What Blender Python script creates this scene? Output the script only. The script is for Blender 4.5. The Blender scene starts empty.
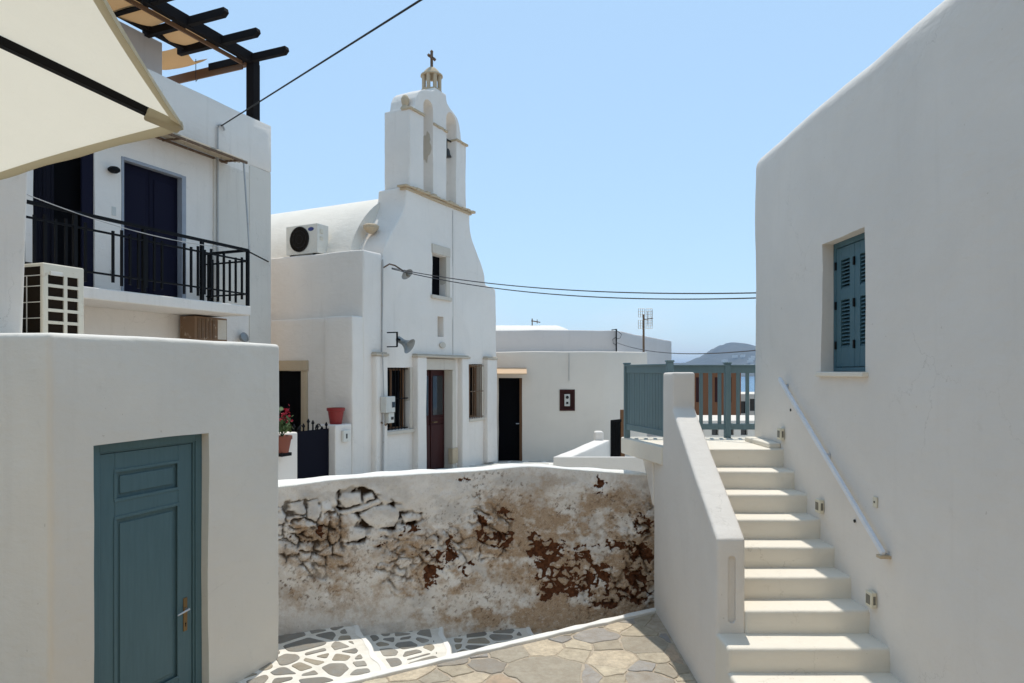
import bpy, bmesh, math, random
import numpy as np
from mathutils import Vector, Matrix

random.seed(7)
R = math.radians
S = bpy.context.scene
COL = S.collection
H = 2.66                      # eye height above the flagstones (z = 0)

# ------------------------------------------------------------------ camera
cd = bpy.data.cameras.new('camera'); cam = bpy.data.objects.new('camera', cd); COL.objects.link(cam)
cam.location = (0, 0, H); cam.rotation_euler = (R(90), 0, 0)
cd.sensor_width = 36; cd.lens = 36 * 683 / 1024; cd.shift_y = 30.5 / 1024
cd.clip_start = 0.05; cd.clip_end = 60000
S.camera = cam

# ------------------------------------------------------------------ sky + sun
EL, AZ = 72.5, 9.0
w = bpy.data.worlds.new('World'); S.world = w; w.use_nodes = True
nt = w.node_tree; bg = nt.nodes['Background']
sky = nt.nodes.new('ShaderNodeTexSky'); sky.sky_type = 'NISHITA'; sky.sun_disc = False
sky.sun_elevation = R(EL); sky.sun_rotation = R(AZ); sky.altitude = 20
sky.air_density = 1.0; sky.dust_density = 0.5; sky.ozone_density = 3.0
veil = nt.nodes.new('ShaderNodeMix'); veil.data_type = 'RGBA'; veil.inputs[0].default_value = 0.6      # thin even summer veil
nt.links.new(sky.outputs[0], veil.inputs[6]); veil.inputs[7].default_value = (2.75, 4.1, 5.3, 1)
tc = nt.nodes.new('ShaderNodeTexCoord'); sx = nt.nodes.new('ShaderNodeSeparateXYZ'); nt.links.new(tc.outputs['Generated'], sx.inputs[0])
mpw = nt.nodes.new('ShaderNodeMapping'); mpw.inputs['Scale'].default_value = (1, 1, 3.2); nt.links.new(tc.outputs['Generated'], mpw.inputs[0])
cn_ = nt.nodes.new('ShaderNodeTexNoise'); cn_.inputs['Scale'].default_value = 7; cn_.inputs['Detail'].default_value = 6; nt.links.new(mpw.outputs[0], cn_.inputs['Vector'])
cr_ = nt.nodes.new('ShaderNodeValToRGB'); cr_.color_ramp.elements[0].position = 0.45; cr_.color_ramp.elements[1].position = 0.7; nt.links.new(cn_.outputs['Fac'], cr_.inputs[0])
el_ = nt.nodes.new('ShaderNodeMapRange'); nt.links.new(sx.outputs[2], el_.inputs[0])
for k_, v_ in ((1, 0.02), (2, 0.13), (3, 0.45), (4, 0.0)): el_.inputs[k_].default_value = v_
mm_ = nt.nodes.new('ShaderNodeMath'); mm_.operation = 'MULTIPLY'; nt.links.new(cr_.outputs[0], mm_.inputs[0]); nt.links.new(el_.outputs[0], mm_.inputs[1])
cl_ = nt.nodes.new('ShaderNodeMix'); cl_.data_type = 'RGBA'; nt.links.new(mm_.outputs[0], cl_.inputs[0]); nt.links.new(veil.outputs[2], cl_.inputs[6]); cl_.inputs[7].default_value = (5.0, 5.2, 5.5, 1)
nt.links.new(cl_.outputs[2], bg.inputs[0]); bg.inputs[1].default_value = 0.15
sl = bpy.data.lights.new('sun', 'SUN'); sun = bpy.data.objects.new('sun', sl); COL.objects.link(sun)
sl.energy = 2.7; sl.angle = R(0.53); sl.color = (1.0, 0.95, 0.86)
sd = Vector((math.sin(R(AZ)) * math.cos(R(EL)), math.cos(R(AZ)) * math.cos(R(EL)), math.sin(R(EL))))
sun.rotation_euler = sd.to_track_quat('Z', 'Y').to_euler(); sun.location = (3, 20, 40)
S.view_settings.view_transform = 'Standard'; S.view_settings.look = 'None'
S.view_settings.exposure = 0.36; S.view_settings.gamma = 1.0; S.view_settings.use_curve_mapping = False
S.cycles.max_bounces = 8; S.cycles.diffuse_bounces = 5

# ------------------------------------------------------------------ helpers: materials
M = {}
def nmat(name):
    m = bpy.data.materials.new(name); m.use_nodes = True
    t = m.node_tree; b = t.nodes['Principled BSDF']
    return m, t, b
def N(t, typ, **kw):
    n = t.nodes.new(typ)
    for k, v in kw.items():
        if k in n.inputs: n.inputs[k].default_value = v
        else: setattr(n, k, v)
    return n
def mixc(t, fac, a, b, mode='MIX'):
    n = t.nodes.new('ShaderNodeMix'); n.data_type = 'RGBA'; n.blend_type = mode
    for sock, v in ((n.inputs[0], fac), (n.inputs[6], a), (n.inputs[7], b)):
        if hasattr(v, 'is_linked') or isinstance(v, bpy.types.NodeSocket): t.links.new(v, sock)
        elif isinstance(v, (int, float)): sock.default_value = v
        else: sock.default_value = (*v, 1)
    return n.outputs[2]
def ramp(t, src, stops, interp='LINEAR'):
    n = t.nodes.new('ShaderNodeValToRGB'); cr = n.color_ramp; cr.interpolation = interp
    while len(cr.elements) < len(stops): cr.elements.new(0.5)
    for e, (p, c) in zip(cr.elements, stops):
        e.position = p; e.color = (c, c, c, 1) if isinstance(c, (int, float)) else (*c, 1)
    t.links.new(src, n.inputs[0]); return n.outputs[0]
def coord(t, scale=(1, 1, 1), world=False):
    mp = N(t, 'ShaderNodeMapping'); mp.inputs['Scale'].default_value = scale
    if world:
        g = N(t, 'ShaderNodeNewGeometry'); t.links.new(g.outputs['Position'], mp.inputs[0])
    else:
        c = N(t, 'ShaderNodeTexCoord'); t.links.new(c.outputs['Object'], mp.inputs[0])
    return mp.outputs[0]
def noise(t, vec, scale, detail=4, rough=0.55, dist=0.0):
    n = N(t, 'ShaderNodeTexNoise', Scale=scale, Detail=detail, Roughness=rough, Distortion=dist)
    t.links.new(vec, n.inputs['Vector']); return n.outputs['Fac']
def bump(t, b, src, strength, dist=0.01, prev=None):
    n = N(t, 'ShaderNodeBump', Strength=strength, Distance=dist)
    t.links.new(src, n.inputs['Height'])
    if prev is not None: t.links.new(prev, n.inputs['Normal'])
    t.links.new(n.outputs[0], b.inputs['Normal']); return n.outputs[0]

def plaster(name, base, dirt=(0.45, 0.40, 0.33), amount=0.35, rough=0.9, lumps=0.25, streak=0.25):
    """hand applied lime wash: faint patches, rain streaks, uneven trowelled relief"""
    m, t, b = nmat(name)
    v = coord(t, world=True)
    big = noise(t, v, 0.9, 5, 0.6, 0.4)
    c = mixc(t, ramp(t, big, [(0.35, 0.0), (0.7, 1.0)]), tuple(x * 0.93 for x in base), base)
    vs = coord(t, (5, 5, 0.35), world=True)
    st = noise(t, vs, 1.6, 5, 0.65)
    c = mixc(t, ramp(t, st, [(0.56, 0.0), (0.85, streak)]), c, dirt)
    sp = noise(t, v, 7, 6, 0.7)
    c = mixc(t, ramp(t, sp, [(0.62, 0.0), (0.8, amount)]), c, dirt)
    wz = N(t, 'ShaderNodeTexNoise', Scale=2.5, Detail=6, Roughness=0.65); t.links.new(v, wz.inputs['Vector'])
    ad = N(t, 'ShaderNodeMixRGB'); ad.blend_type = 'LINEAR_LIGHT'; ad.inputs[0].default_value = 0.25; t.links.new(v, ad.inputs[1]); t.links.new(wz.outputs['Color'], ad.inputs[2])
    ck = N(t, 'ShaderNodeTexVoronoi', Scale=0.85); ck.feature = 'DISTANCE_TO_EDGE'; t.links.new(ad.outputs[0], ck.inputs['Vector'])
    cm = N(t, 'ShaderNodeMath'); cm.operation = 'MULTIPLY'; t.links.new(ramp(t, ck.outputs['Distance'], [(0.0, 1.0), (0.0035, 0.0)]), cm.inputs[0]); t.links.new(ramp(t, noise(t, v, 0.7, 3), [(0.52, 0.0), (0.62, 0.38)]), cm.inputs[1])
    c = mixc(t, cm.outputs[0], c, tuple(x * 0.8 for x in dirt))
    c = mixc(t, ramp(t, noise(t, v, 21, 3, 0.5), [(0.745, 0.0), (0.765, 0.5)]), c, dirt)
    pt = noise(t, v, 0.45, 2, 0.5, 0.8); c = mixc(t, ramp(t, pt, [(0.5, 0.0), (0.52, 0.10)]), c, tuple(min(1, x * 1.08) for x in base))
    t.links.new(c, b.inputs['Base Color']); b.inputs['Roughness'].default_value = rough
    b.inputs['Specular IOR Level'].default_value = 0.2
    n1 = bump(t, b, noise(t, v, 2.3, 3, 0.5), lumps, 0.05); n1 = bump(t, b, noise(t, coord(t, (1, 1, 2.2), world=True), 7, 4, 0.6), lumps * 0.8, 0.02, n1)
    bump(t, b, noise(t, v, 38, 4, 0.6), 0.18, 0.006, n1)
    M[name] = m; return m
def paint(name, base, rough=0.5, var=0.12, bumpy=0.05, metal=0.0, spec=0.4, scale=9, wear=None, wear_amt=0.0):
    m, t, b = nmat(name); v = coord(t)
    n = noise(t, v, scale, 5, 0.6)
    c = mixc(t, n, tuple(x * (1 - var) for x in base), tuple(min(1, x * (1 + var)) for x in base))
    if wear:
        c = mixc(t, ramp(t, noise(t, v, scale * 1.7, 6, 0.7), [(0.58, 0.0), (0.66, wear_amt)]), c, wear)
    t.links.new(c, b.inputs['Base Color'])
    b.inputs['Roughness'].default_value = rough; b.inputs['Metallic'].default_value = metal
    b.inputs['Specular IOR Level'].default_value = spec
    if bumpy: bump(t, b, noise(t, v, scale * 5, 4, 0.6), bumpy, 0.004)
    M[name] = m; return m
def wood_paint(name, base, rough=0.45):
    m, t, b = nmat(name); v = coord(t, (14, 14, 1.2))
    g = noise(t, v, 3, 5, 0.6)
    v2 = coord(t)
    c = mixc(t, g, tuple(x * 0.82 for x in base), tuple(x * 1.12 for x in base))
    c = mixc(t, ramp(t, noise(t, v2, 22, 6, 0.75), [(0.64, 0.0), (0.72, 0.35)]), c, tuple(x * 1.25 + 0.004 for x in base))
    t.links.new(c, b.inputs['Base Color']); b.inputs['Roughness'].default_value = rough; b.inputs['Specular IOR Level'].default_value = 0.25
    bump(t, b, g, 0.12, 0.004); M[name] = m; return m

plaster('white_stucco', (0.745, 0.70, 0.645), amount=0.18, streak=0.10, lumps=0.4)
plaster('grey_white_stucco', (0.78, 0.735, 0.66), amount=0.22, streak=0.14, lumps=0.4)
plaster('lime_wash', (0.80, 0.74, 0.675), amount=0.34, streak=0.26, lumps=0.5)
plaster('aged_lime_wash', (0.70, 0.65, 0.58), dirt=(0.36, 0.31, 0.25), amount=0.4, streak=0.35, lumps=0.3)
plaster('roof_lime', (0.76, 0.71, 0.63), dirt=(0.50, 0.42, 0.32), amount=0.3, streak=0.2, lumps=0.35)
plaster('cream_wall', (0.71, 0.645, 0.565), amount=0.18, streak=0.12, lumps=0.2)
plaster('grey_parapet', (0.57, 0.545, 0.53), dirt=(0.33, 0.31, 0.30), amount=0.3, streak=0.25, lumps=0.2)
plaster('step_paint', (0.76, 0.705, 0.61), dirt=(0.42, 0.36, 0.27), amount=0.42, streak=0.05, lumps=0.3, rough=0.75)
plaster('white_line', (0.84, 0.82, 0.77), dirt=(0.45, 0.38, 0.3), amount=0.5, streak=0.0, lumps=0.2)
plaster('worn_stone', (0.53, 0.42, 0.29), dirt=(0.22, 0.15, 0.085), amount=0.85, streak=0.35, lumps=0.6)
plaster('pale_stone', (0.60, 0.54, 0.46), dirt=(0.33, 0.26, 0.18), amount=0.6, streak=0.35, lumps=0.4)
plaster('ledge_stone', (0.54, 0.47, 0.38), dirt=(0.24, 0.18, 0.12), amount=0.8, streak=0.4, lumps=0.6)
plaster('terracotta_wall', (0.22, 0.10, 0.052), dirt=(0.22, 0.09, 0.05), amount=0.4, streak=0.3, lumps=0.2)
wood_paint('teal_wood', (0.092, 0.165, 0.188))
wood_paint('rail_teal', (0.14, 0.21, 0.23))
wood_paint('shutter_teal', (0.062, 0.135, 0.168))
wood_paint('navy_wood', (0.003, 0.003, 0.016), 0.85)
wood_paint('oxblood_wood', (0.042, 0.008, 0.007), 0.6)
wood_paint('black_timber', (0.007, 0.005, 0.005), 0.9)
wood_paint('brown_timber', (0.17, 0.085, 0.04), 0.6)
paint('navy_gate', (0.003, 0.003, 0.009), 0.8, spec=0.15)
paint('black_iron', (0.006, 0.006, 0.007), 0.6, metal=0.0, spec=0.12)
paint('dark_interior', (0.004, 0.004, 0.005), 0.9, bumpy=0, spec=0.05)  # near-black sheets put the shade behind openings into the colour
paint('curtain', (0.012, 0.012, 0.018), 0.9, spec=0.05)
paint('brass', (0.22, 0.15, 0.075), 0.45, metal=0.9, wear=(0.08, 0.05, 0.02), wear_amt=0.6)
paint('steel', (0.62, 0.63, 0.65), 0.3, metal=0.9)
paint('white_metal', (0.70, 0.72, 0.76), 0.35)
paint('ac_cream', (0.62, 0.58, 0.48), 0.5, wear=(0.35, 0.24, 0.14), wear_amt=0.4)
paint('ac_white', (0.66, 0.64, 0.58), 0.5, wear=(0.40, 0.32, 0.22), wear_amt=0.3)
paint('ac_rust', (0.20, 0.12, 0.07), 0.8, wear=(0.42, 0.34, 0.26), wear_amt=0.9, scale=5)
paint('coil', (0.016, 0.011, 0.007), 0.8, spec=0.08)
paint('logo_blue', (0.01, 0.03, 0.18), 0.4)
paint('red_plastic', (0.24, 0.016, 0.014), 0.45)
paint('terracotta', (0.22, 0.07, 0.045), 0.8)
paint('soil', (0.05, 0.035, 0.025), 0.95)
paint('leaf', (0.06, 0.10, 0.03), 0.7)
paint('dry_leaf', (0.06, 0.045, 0.025), 0.9)
paint('petal', (0.38, 0.012, 0.035), 0.6)
paint('box_grey', (0.55, 0.54, 0.50), 0.5)
paint('socket_ivory', (0.66, 0.61, 0.48), 0.5)
paint('glass_dark', (0.02, 0.022, 0.025), 0.08, bumpy=0, spec=0.6)
paint('lamp_glass', (0.16, 0.15, 0.12), 0.15, bumpy=0)
paint('horn_grey', (0.26, 0.27, 0.27), 0.4, metal=0.3)
paint('cable_grey', (0.06, 0.06, 0.065), 0.6)
paint('cable_black', (0.012, 0.012, 0.012), 0.6)
paint('wire_pale', (0.30, 0.30, 0.30), 0.5)
paint('pipe_grey', (0.40, 0.39, 0.38), 0.6, wear=(0.25, 0.16, 0.08), wear_amt=0.6)
paint('rusty_steel', (0.14, 0.085, 0.05), 0.8, wear=(0.30, 0.24, 0.19), wear_amt=0.8)
paint('aluminium', (0.45, 0.43, 0.40), 0.5, metal=0.4)
paint('frame_grey', (0.30, 0.32, 0.36), 0.5)
paint('reed', (0.42, 0.35, 0.26), 0.9, wear=(0.12, 0.07, 0.03), wear_amt=0.8)
paint('bronze_bell', (0.06, 0.055, 0.05), 0.4, metal=0.8)
paint('awning_tan', (0.55, 0.38, 0.24), 0.8)
def fabric(name, col, trans, weave=260):
    m, t, b = nmat(name); v = coord(t)
    out = t.nodes['Material Output']; t.nodes.remove(b)
    c = mixc(t, noise(t, v, 2.2, 5, 0.6), tuple(x * 0.9 for x in col), col)
    d = N(t, 'ShaderNodeBsdfDiffuse'); tr = N(t, 'ShaderNodeBsdfTranslucent'); mx = N(t, 'ShaderNodeMixShader')
    mx.inputs[0].default_value = trans
    t.links.new(c, d.inputs[0]); t.links.new(c, tr.inputs[0])
    bn = N(t, 'ShaderNodeBump', Strength=0.6, Distance=0.02); t.links.new(noise(t, v, 3.5, 5, 0.6, 1.2), bn.inputs['Height'])
    c = mixc(t, ramp(t, noise(t, v, 1.6, 6, 0.7), [(0.52, 0.0), (0.75, 0.35)]), c, tuple(x * 0.72 for x in col))
    t.links.new(bn.outputs[0], d.inputs['Normal'])
    t.links.new(d.outputs[0], mx.inputs[1]); t.links.new(tr.outputs[0], mx.inputs[2])
    t.links.new(mx.outputs[0], out.inputs[0]); M[name] = m
fabric('parasol_canvas', (0.76, 0.71, 0.59), 0.5)
fabric('parasol_hem', (0.60, 0.55, 0.42), 0.35)
fabric('shade_cloth', (0.44, 0.27, 0.13), 0.45)

# ------------------------------------------------------------------ helpers: meshes
from mathutils import noise as mnoise
def lumpy(me, step, amp, offset=(0, 0, 0), zone=None):
    """cut a finished wall mesh into a grid and move it by a smooth noise field, like hand laid plaster"""
    bm = bmesh.new(); bm.from_mesh(me)
    lo = [min(v.co[i] for v in bm.verts) for i in range(3)]; hi = [max(v.co[i] for v in bm.verts) for i in range(3)]
    if zone: lo = [max(a, b) for a, b in zip(lo, zone[0])]; hi = [min(a, b) for a, b in zip(hi, zone[1])]
    for ax in range(3):
        n_ = int((hi[ax] - lo[ax]) / step); no = [0, 0, 0]; no[ax] = 1
        for k in range(1, n_ + 1):
            co = [0, 0, 0]; co[ax] = lo[ax] + (k - 0.5) * (hi[ax] - lo[ax]) / (n_ + 0.001) + 0.0007
            bmesh.ops.bisect_plane(bm, geom=bm.verts[:] + bm.edges[:] + bm.faces[:], plane_co=co, plane_no=no, dist=0.0004)
    for v in bm.verts:
        p = v.co + Vector(offset)
        v.co += mnoise.noise_vector(p * 1.1) * amp + mnoise.noise_vector(p * 3.7 + Vector((5, 1, 2))) * amp * 0.35
    bm.to_mesh(me); bm.free()
class MB:
    def __init__(s): s.bm = bmesh.new()
    def box(s, x0, x1, y0, y1, z0, z1):
        vs = [s.bm.verts.new((x, y, z)) for z in (z0, z1) for x, y in ((x0, y0), (x1, y0), (x1, y1), (x0, y1))]
        for f in ((3, 2, 1, 0), (4, 5, 6, 7), (0, 1, 5, 4), (1, 2, 6, 5), (2, 3, 7, 6), (3, 0, 4, 7)):
            s.bm.faces.new([vs[i] for i in f])
        return s
    def prism(s, pts, axis, lo, hi):
        def P(p, h):
            return {'z': (p[0], p[1], h), 'y': (p[0], h, p[1]), 'x': (h, p[0], p[1])}[axis]
        a = [s.bm.verts.new(P(p, lo)) for p in pts]; b = [s.bm.verts.new(P(p, hi)) for p in pts]
        n = len(pts)
        s.bm.faces.new(a); s.bm.faces.new(b[::-1])
        for i in range(n): s.bm.faces.new((a[i], b[i], b[(i + 1) % n], a[(i + 1) % n]))
        bmesh.ops.recalc_face_normals(s.bm, faces=s.bm.faces[:])
        return s
    def tube(s, pts, r, n=8, cap=True):
        pts = [Vector(p) for p in pts]; rings = []
        for i, p in enumerate(pts):
            d = (pts[min(i + 1, len(pts) - 1)] - pts[max(i - 1, 0)]).normalized()
            up = Vector((0, 0, 1)) if abs(d.z) < 0.95 else Vector((1, 0, 0))
            a = d.cross(up).normalized(); b = a.cross(d)
            rr = r[i] if isinstance(r, (list, tuple)) else r
            rings.append([s.bm.verts.new(p + (a * math.cos(k * 2 * math.pi / n) + b * math.sin(k * 2 * math.pi / n)) * rr) for k in range(n)])
        for q, w_ in zip(rings, rings[1:]):
            for k in range(n): s.bm.faces.new((q[k], q[(k + 1) % n], w_[(k + 1) % n], w_[k]))
        if cap: s.bm.faces.new(rings[0][::-1]); s.bm.faces.new(rings[-1])
        return s
    def bar(s, a, b, wx, wz):
        """square bar from a to b, wx wide and wz tall"""
        a = Vector(a); b = Vector(b); d = (b - a).normalized()
        up = Vector((0, 0, 1)) if abs(d.z) < 0.95 else Vector((0, 1, 0))
        sx = d.cross(up).normalized() * wx / 2; sz = sx.cross(d).normalized() * wz / 2
        q = [[s.bm.verts.new(p + i * sx + j * sz) for i, j in ((-1, -1), (1, -1), (1, 1), (-1, 1))] for p in (a, b)]
        for k in range(4): s.bm.faces.new((q[0][k], q[0][(k + 1) % 4], q[1][(k + 1) % 4], q[1][k]))
        s.bm.faces.new(q[0][::-1]); s.bm.faces.new(q[1])
        bmesh.ops.recalc_face_normals(s.bm, faces=s.bm.faces[:])
        return s
    def lathe(s, prof, c=(0, 0, 0), n=20, rot=None, scale=(1, 1, 1)):
        rings = []
        for r, z in prof:
            ring = []
            for k in range(n):
                p = Vector((r * math.cos(k * 2 * math.pi / n) * scale[0], r * math.sin(k * 2 * math.pi / n) * scale[1], z * scale[2]))
                if rot is not None: p = rot @ p
                ring.append(s.bm.verts.new(p + Vector(c)))
            rings.append(ring)
        for q, w_ in zip(rings, rings[1:]):
            for k in range(n): s.bm.faces.new((q[k], q[(k + 1) % n], w_[(k + 1) % n], w_[k]))
        s.bm.faces.new(rings[0][::-1]); s.bm.faces.new(rings[-1])
        return s
    def poly(s, pts): s.bm.faces.new([s.bm.verts.new(p) for p in pts]); return s
    def build(s, name, mat, parent=None, bevel=0.0, seg=3, smooth=False, cuts=None, sub=0, label=None, lump=None, zone=None):
        me = bpy.data.meshes.new(name); s.bm.normal_update(); s.bm.to_mesh(me); s.bm.free()
        o = bpy.data.objects.new(name, me); COL.objects.link(o)
        me.materials.append(M[mat] if isinstance(mat, str) else mat)
        if bevel:
            b = o.modifiers.new('bevel', 'BEVEL'); b.width = bevel; b.segments = seg
            b.limit_method = 'ANGLE'; b.angle_limit = R(35); b.harden_normals = False
        if cuts or lump:
            tmp = []
            for c in (cuts or []):
                cme = bpy.data.meshes.new('cut'); bmesh.ops.recalc_face_normals(c.bm, faces=c.bm.faces[:]); c.bm.to_mesh(cme); c.bm.free()
                co = bpy.data.objects.new('cut', cme); COL.objects.link(co); tmp.append(co)
                bo = o.modifiers.new('bool', 'BOOLEAN'); bo.operation = 'DIFFERENCE'; bo.object = co; bo.solver = 'EXACT'
            dg = bpy.context.evaluated_depsgraph_get(); dg.update()
            new = bpy.data.meshes.new_from_object(o.evaluated_get(dg))
            o.modifiers.clear(); o.data = new; bpy.data.meshes.remove(me); new.name = name
            for co in tmp:
                cm = co.data; bpy.data.objects.remove(co); bpy.data.meshes.remove(cm)
            me = new
            if lump: lumpy(me, lump[0], lump[1], (len(COL.objects) * 0.37, 0, 0), zone)
        if bevel or smooth:
            for p in me.polygons: p.use_smooth = True
            if cuts or lump or not bevel:
                me.set_sharp_from_angle(angle=R(38))
                if cuts and not lump: wn_ = o.modifiers.new('normals', 'WEIGHTED_NORMAL'); wn_.keep_sharp = True; wn_.weight = 100
            else: o.modifiers['bevel'].harden_normals = True
        if parent is not None: o.parent = parent
        if label: o['label'] = label
        return o
def tag(o, label, cat, group=None):
    o['label'] = label; o['category'] = cat
    if group: o['group'] = group
    return o
def struct(o): o['kind'] = 'structure'; return o
def empty(name, loc, rz, label, cat, group=None):
    o = bpy.data.objects.new(name, None); COL.objects.link(o); o.empty_display_size = 0.2
    o.location = loc; o.rotation_euler = (0, 0, rz); return tag(o, label, cat, group)
def sag(a, b, drop, n=24):
    a = Vector(a); b = Vector(b)
    return [a.lerp(b, i / n) - Vector((0, 0, drop * 4 * (i / n) * (1 - i / n))) for i in range(n + 1)]
def rings_of(fn, m): return [fn(i / m) for i in range(m + 1)]

# ================================================================== SETTING
# sea, far hill, ground
me_sea, t, bs = nmat('sea_water')
bs.inputs['Base Color'].default_value = (0.03, 0.12, 0.22, 1); bs.inputs['Roughness'].default_value = 0.25
bump(t, bs, noise(t, coord(t, (1, 1, 1), True), 0.25, 4), 0.3, 0.3)
M['sea_water'] = me_sea
bmx = MB(); n = 96
bmx.poly([(30000 * math.cos(k * 2 * math.pi / n), 30000 * math.sin(k * 2 * math.pi / n), H - 22) for k in range(n)])
struct(bmx.build('sea', 'sea_water'))

def hill_mat():
    m, t, b = nmat('far_hill'); v = coord(t, world=True)
    c = mixc(t, ramp(t, noise(t, v, 0.006, 6, 0.65), [(0.35, 0.0), (0.65, 1.0)]), (0.045, 0.05, 0.042), (0.10, 0.095, 0.075))
    t.links.new(c, b.inputs['Base Color']); b.inputs['Roughness'].default_value = 1
    bump(t, b, noise(t, v, 0.01, 6), 0.6, 20); M['far_hill'] = m
hill_mat()
# ridge profile (pixel rise over the horizon at 4.2 km -> metres)
D = 4200.0
prof = [(560, -4), (640, 3), (672, 8), (690, 10.5), (700, 15), (711, 21.5), (720, 26.5), (728, 29.5), (732, 28.8), (742, 26), (755, 23.5), (790, 19), (830, 22), (880, 16), (960, 6), (1060, -4)]
rs = np.random.RandomState(3)
nx, ny = 220, 40
V = []
xs = np.linspace(560, 1060, nx)
rid = np.interp(xs, [p[0] for p in prof], [p[1] for p in prof])
rid = rid + 0.45 * np.sin(xs * 0.31) + 0.3 * np.sin(xs * 0.83 + 1)
for j in range(ny):
    v = j / (ny - 1)                       # 0 = shore (near), 1 = behind the ridge
    fall = math.sin(min(1.0, v * 1.35) * math.pi / 2) if v < 0.74 else math.cos((v - 0.74) / 0.26 * math.pi / 2)
    for i in range(nx):
        X = (xs[i] - 512) / 683 * (D + 136)
        z = -24 + (rid[i] / 683 * (D + 136) + 24) * fall
        z += 5 * math.sin(i * 0.45 + j * 0.7) * fall * (1 - fall)
        V.append((X, D - 900 + 1400 * v, H + z))
F = [(j * nx + i, j * nx + i + 1, (j + 1) * nx + i + 1, (j + 1) * nx + i) for j in range(ny - 1) for i in range(nx - 1)]
me = bpy.data.meshes.new('hill'); me.from_pydata(V, [], F); me.materials.append(M['far_hill'])
for p in me.polygons: p.use_smooth = True
o = bpy.data.objects.new('hill', me); COL.objects.link(o); struct(o)

# ground: one sheet, falling away to the sea behind the town
def ground_mat():
    m, t, b = nmat('bare_ground'); v = coord(t, world=True)
    c = mixc(t, noise(t, v, 0.6, 6), (0.22, 0.19, 0.15), (0.36, 0.32, 0.27))
    t.links.new(c, b.inputs['Base Color']); b.inputs['Roughness'].default_value = 0.95
    bump(t, b, noise(t, v, 6, 5), 0.4, 0.03); M['bare_ground'] = m
ground_mat()
gx = [-400, -150, -60, -30, -12, -6, 0, 6, 12, 30, 60, 150, 400]; gy = [-400, -150, -60, -20, 0, 8.2, 10, 14, 24, 34, 60, 120, 220, 420]
def gz(x, y):
    if y <= 8.2: return -0.62
    if y <= 24: return -0.62 + min(1, (y - 8.2) / 1.8) * 0.9
    return 0.28 - min(1, (y - 24) / 120) * 60
V = [(x, y, gz(x, y)) for y in gy for x in gx]; k = len(gx)
F = [(j * k + i, j * k + i + 1, (j + 1) * k + i + 1, (j + 1) * k + i) for j in range(len(gy) - 1) for i in range(k - 1)]
me = bpy.data.meshes.new('ground'); me.from_pydata(V, [], F); me.materials.append(M['bare_ground'])
o = bpy.data.objects.new('ground', me); COL.objects.link(o); struct(o)

C0 = Vector((-2.49, 5.19)); C1 = Vector((1.60, 7.594)); cu = (C1 - C0).normalized(); cn = Vector((-cu.y, cu.x))   # kerb line, cn points to the alley
def mortar_mat(name, a_, c_, sc):
    m, t, b = nmat(name); v = coord(t, world=True)
    c = mixc(t, ramp(t, noise(t, v, sc, 7, 0.7), [(0.3, 0.0), (0.7, 1.0)]), a_, c_); t.links.new(c, b.inputs['Base Color']); b.inputs['Roughness'].default_value = 0.95
    bump(t, b, noise(t, v, 40, 6, 0.7), 0.5, 0.008); M[name] = m
mortar_mat('mortar', (0.30, 0.235, 0.165), (0.52, 0.45, 0.36), 9); mortar_mat('joint_paint', (0.66, 0.62, 0.54), (0.83, 0.80, 0.74), 6)
struct(MB().prism([(-6, -5), (2.8, -5), (2.8, 7.9), (1.60, 7.594), (-2.49, 5.19), (-6, 3.1)], 'z', -0.7, 0.0).build('flagstone_pavement', 'mortar'))
kb = MB(); a, e = C0, C1
segs = 40; ring = []
for i in range(segs + 1):
    p = a.lerp(e, i / segs); wv = 0.04 + 0.008 * math.sin(i * 1.7) + 0.006 * math.sin(i * 4.1)
    ring.append([kb.bm.verts.new((p + cn * q).to_3d() + Vector((0, 0, z))) for q, z in ((-wv, -0.3), (-wv, 0.030), (wv, 0.034), (wv, -0.6))])
for q, w_ in zip(ring, ring[1:]):
    for k in range(3): kb.bm.faces.new((q[k], w_[k], w_[k + 1], q[k + 1]))
bmesh.ops.recalc_face_normals(kb.bm, faces=kb.bm.faces[:])
struct(kb.build('kerb', 'white_line', bevel=0.012, seg=2))

# the old wall's plan (front face at its foot), left to right
WP = np.array([(-3.7, 6.22), (-2.9, 6.62), (-2.35, 6.90), (-1.83, 7.16), (-0.89, 7.40), (-0.36, 7.63), (0.22, 7.80), (0.81, 7.90), (1.66, 7.96), (2.7, 8.0)])
ZT = np.array([1.46, 1.475, 1.49, 1.525, 1.555, 1.545, 1.58, 1.515, 1.445, 1.42])
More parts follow.
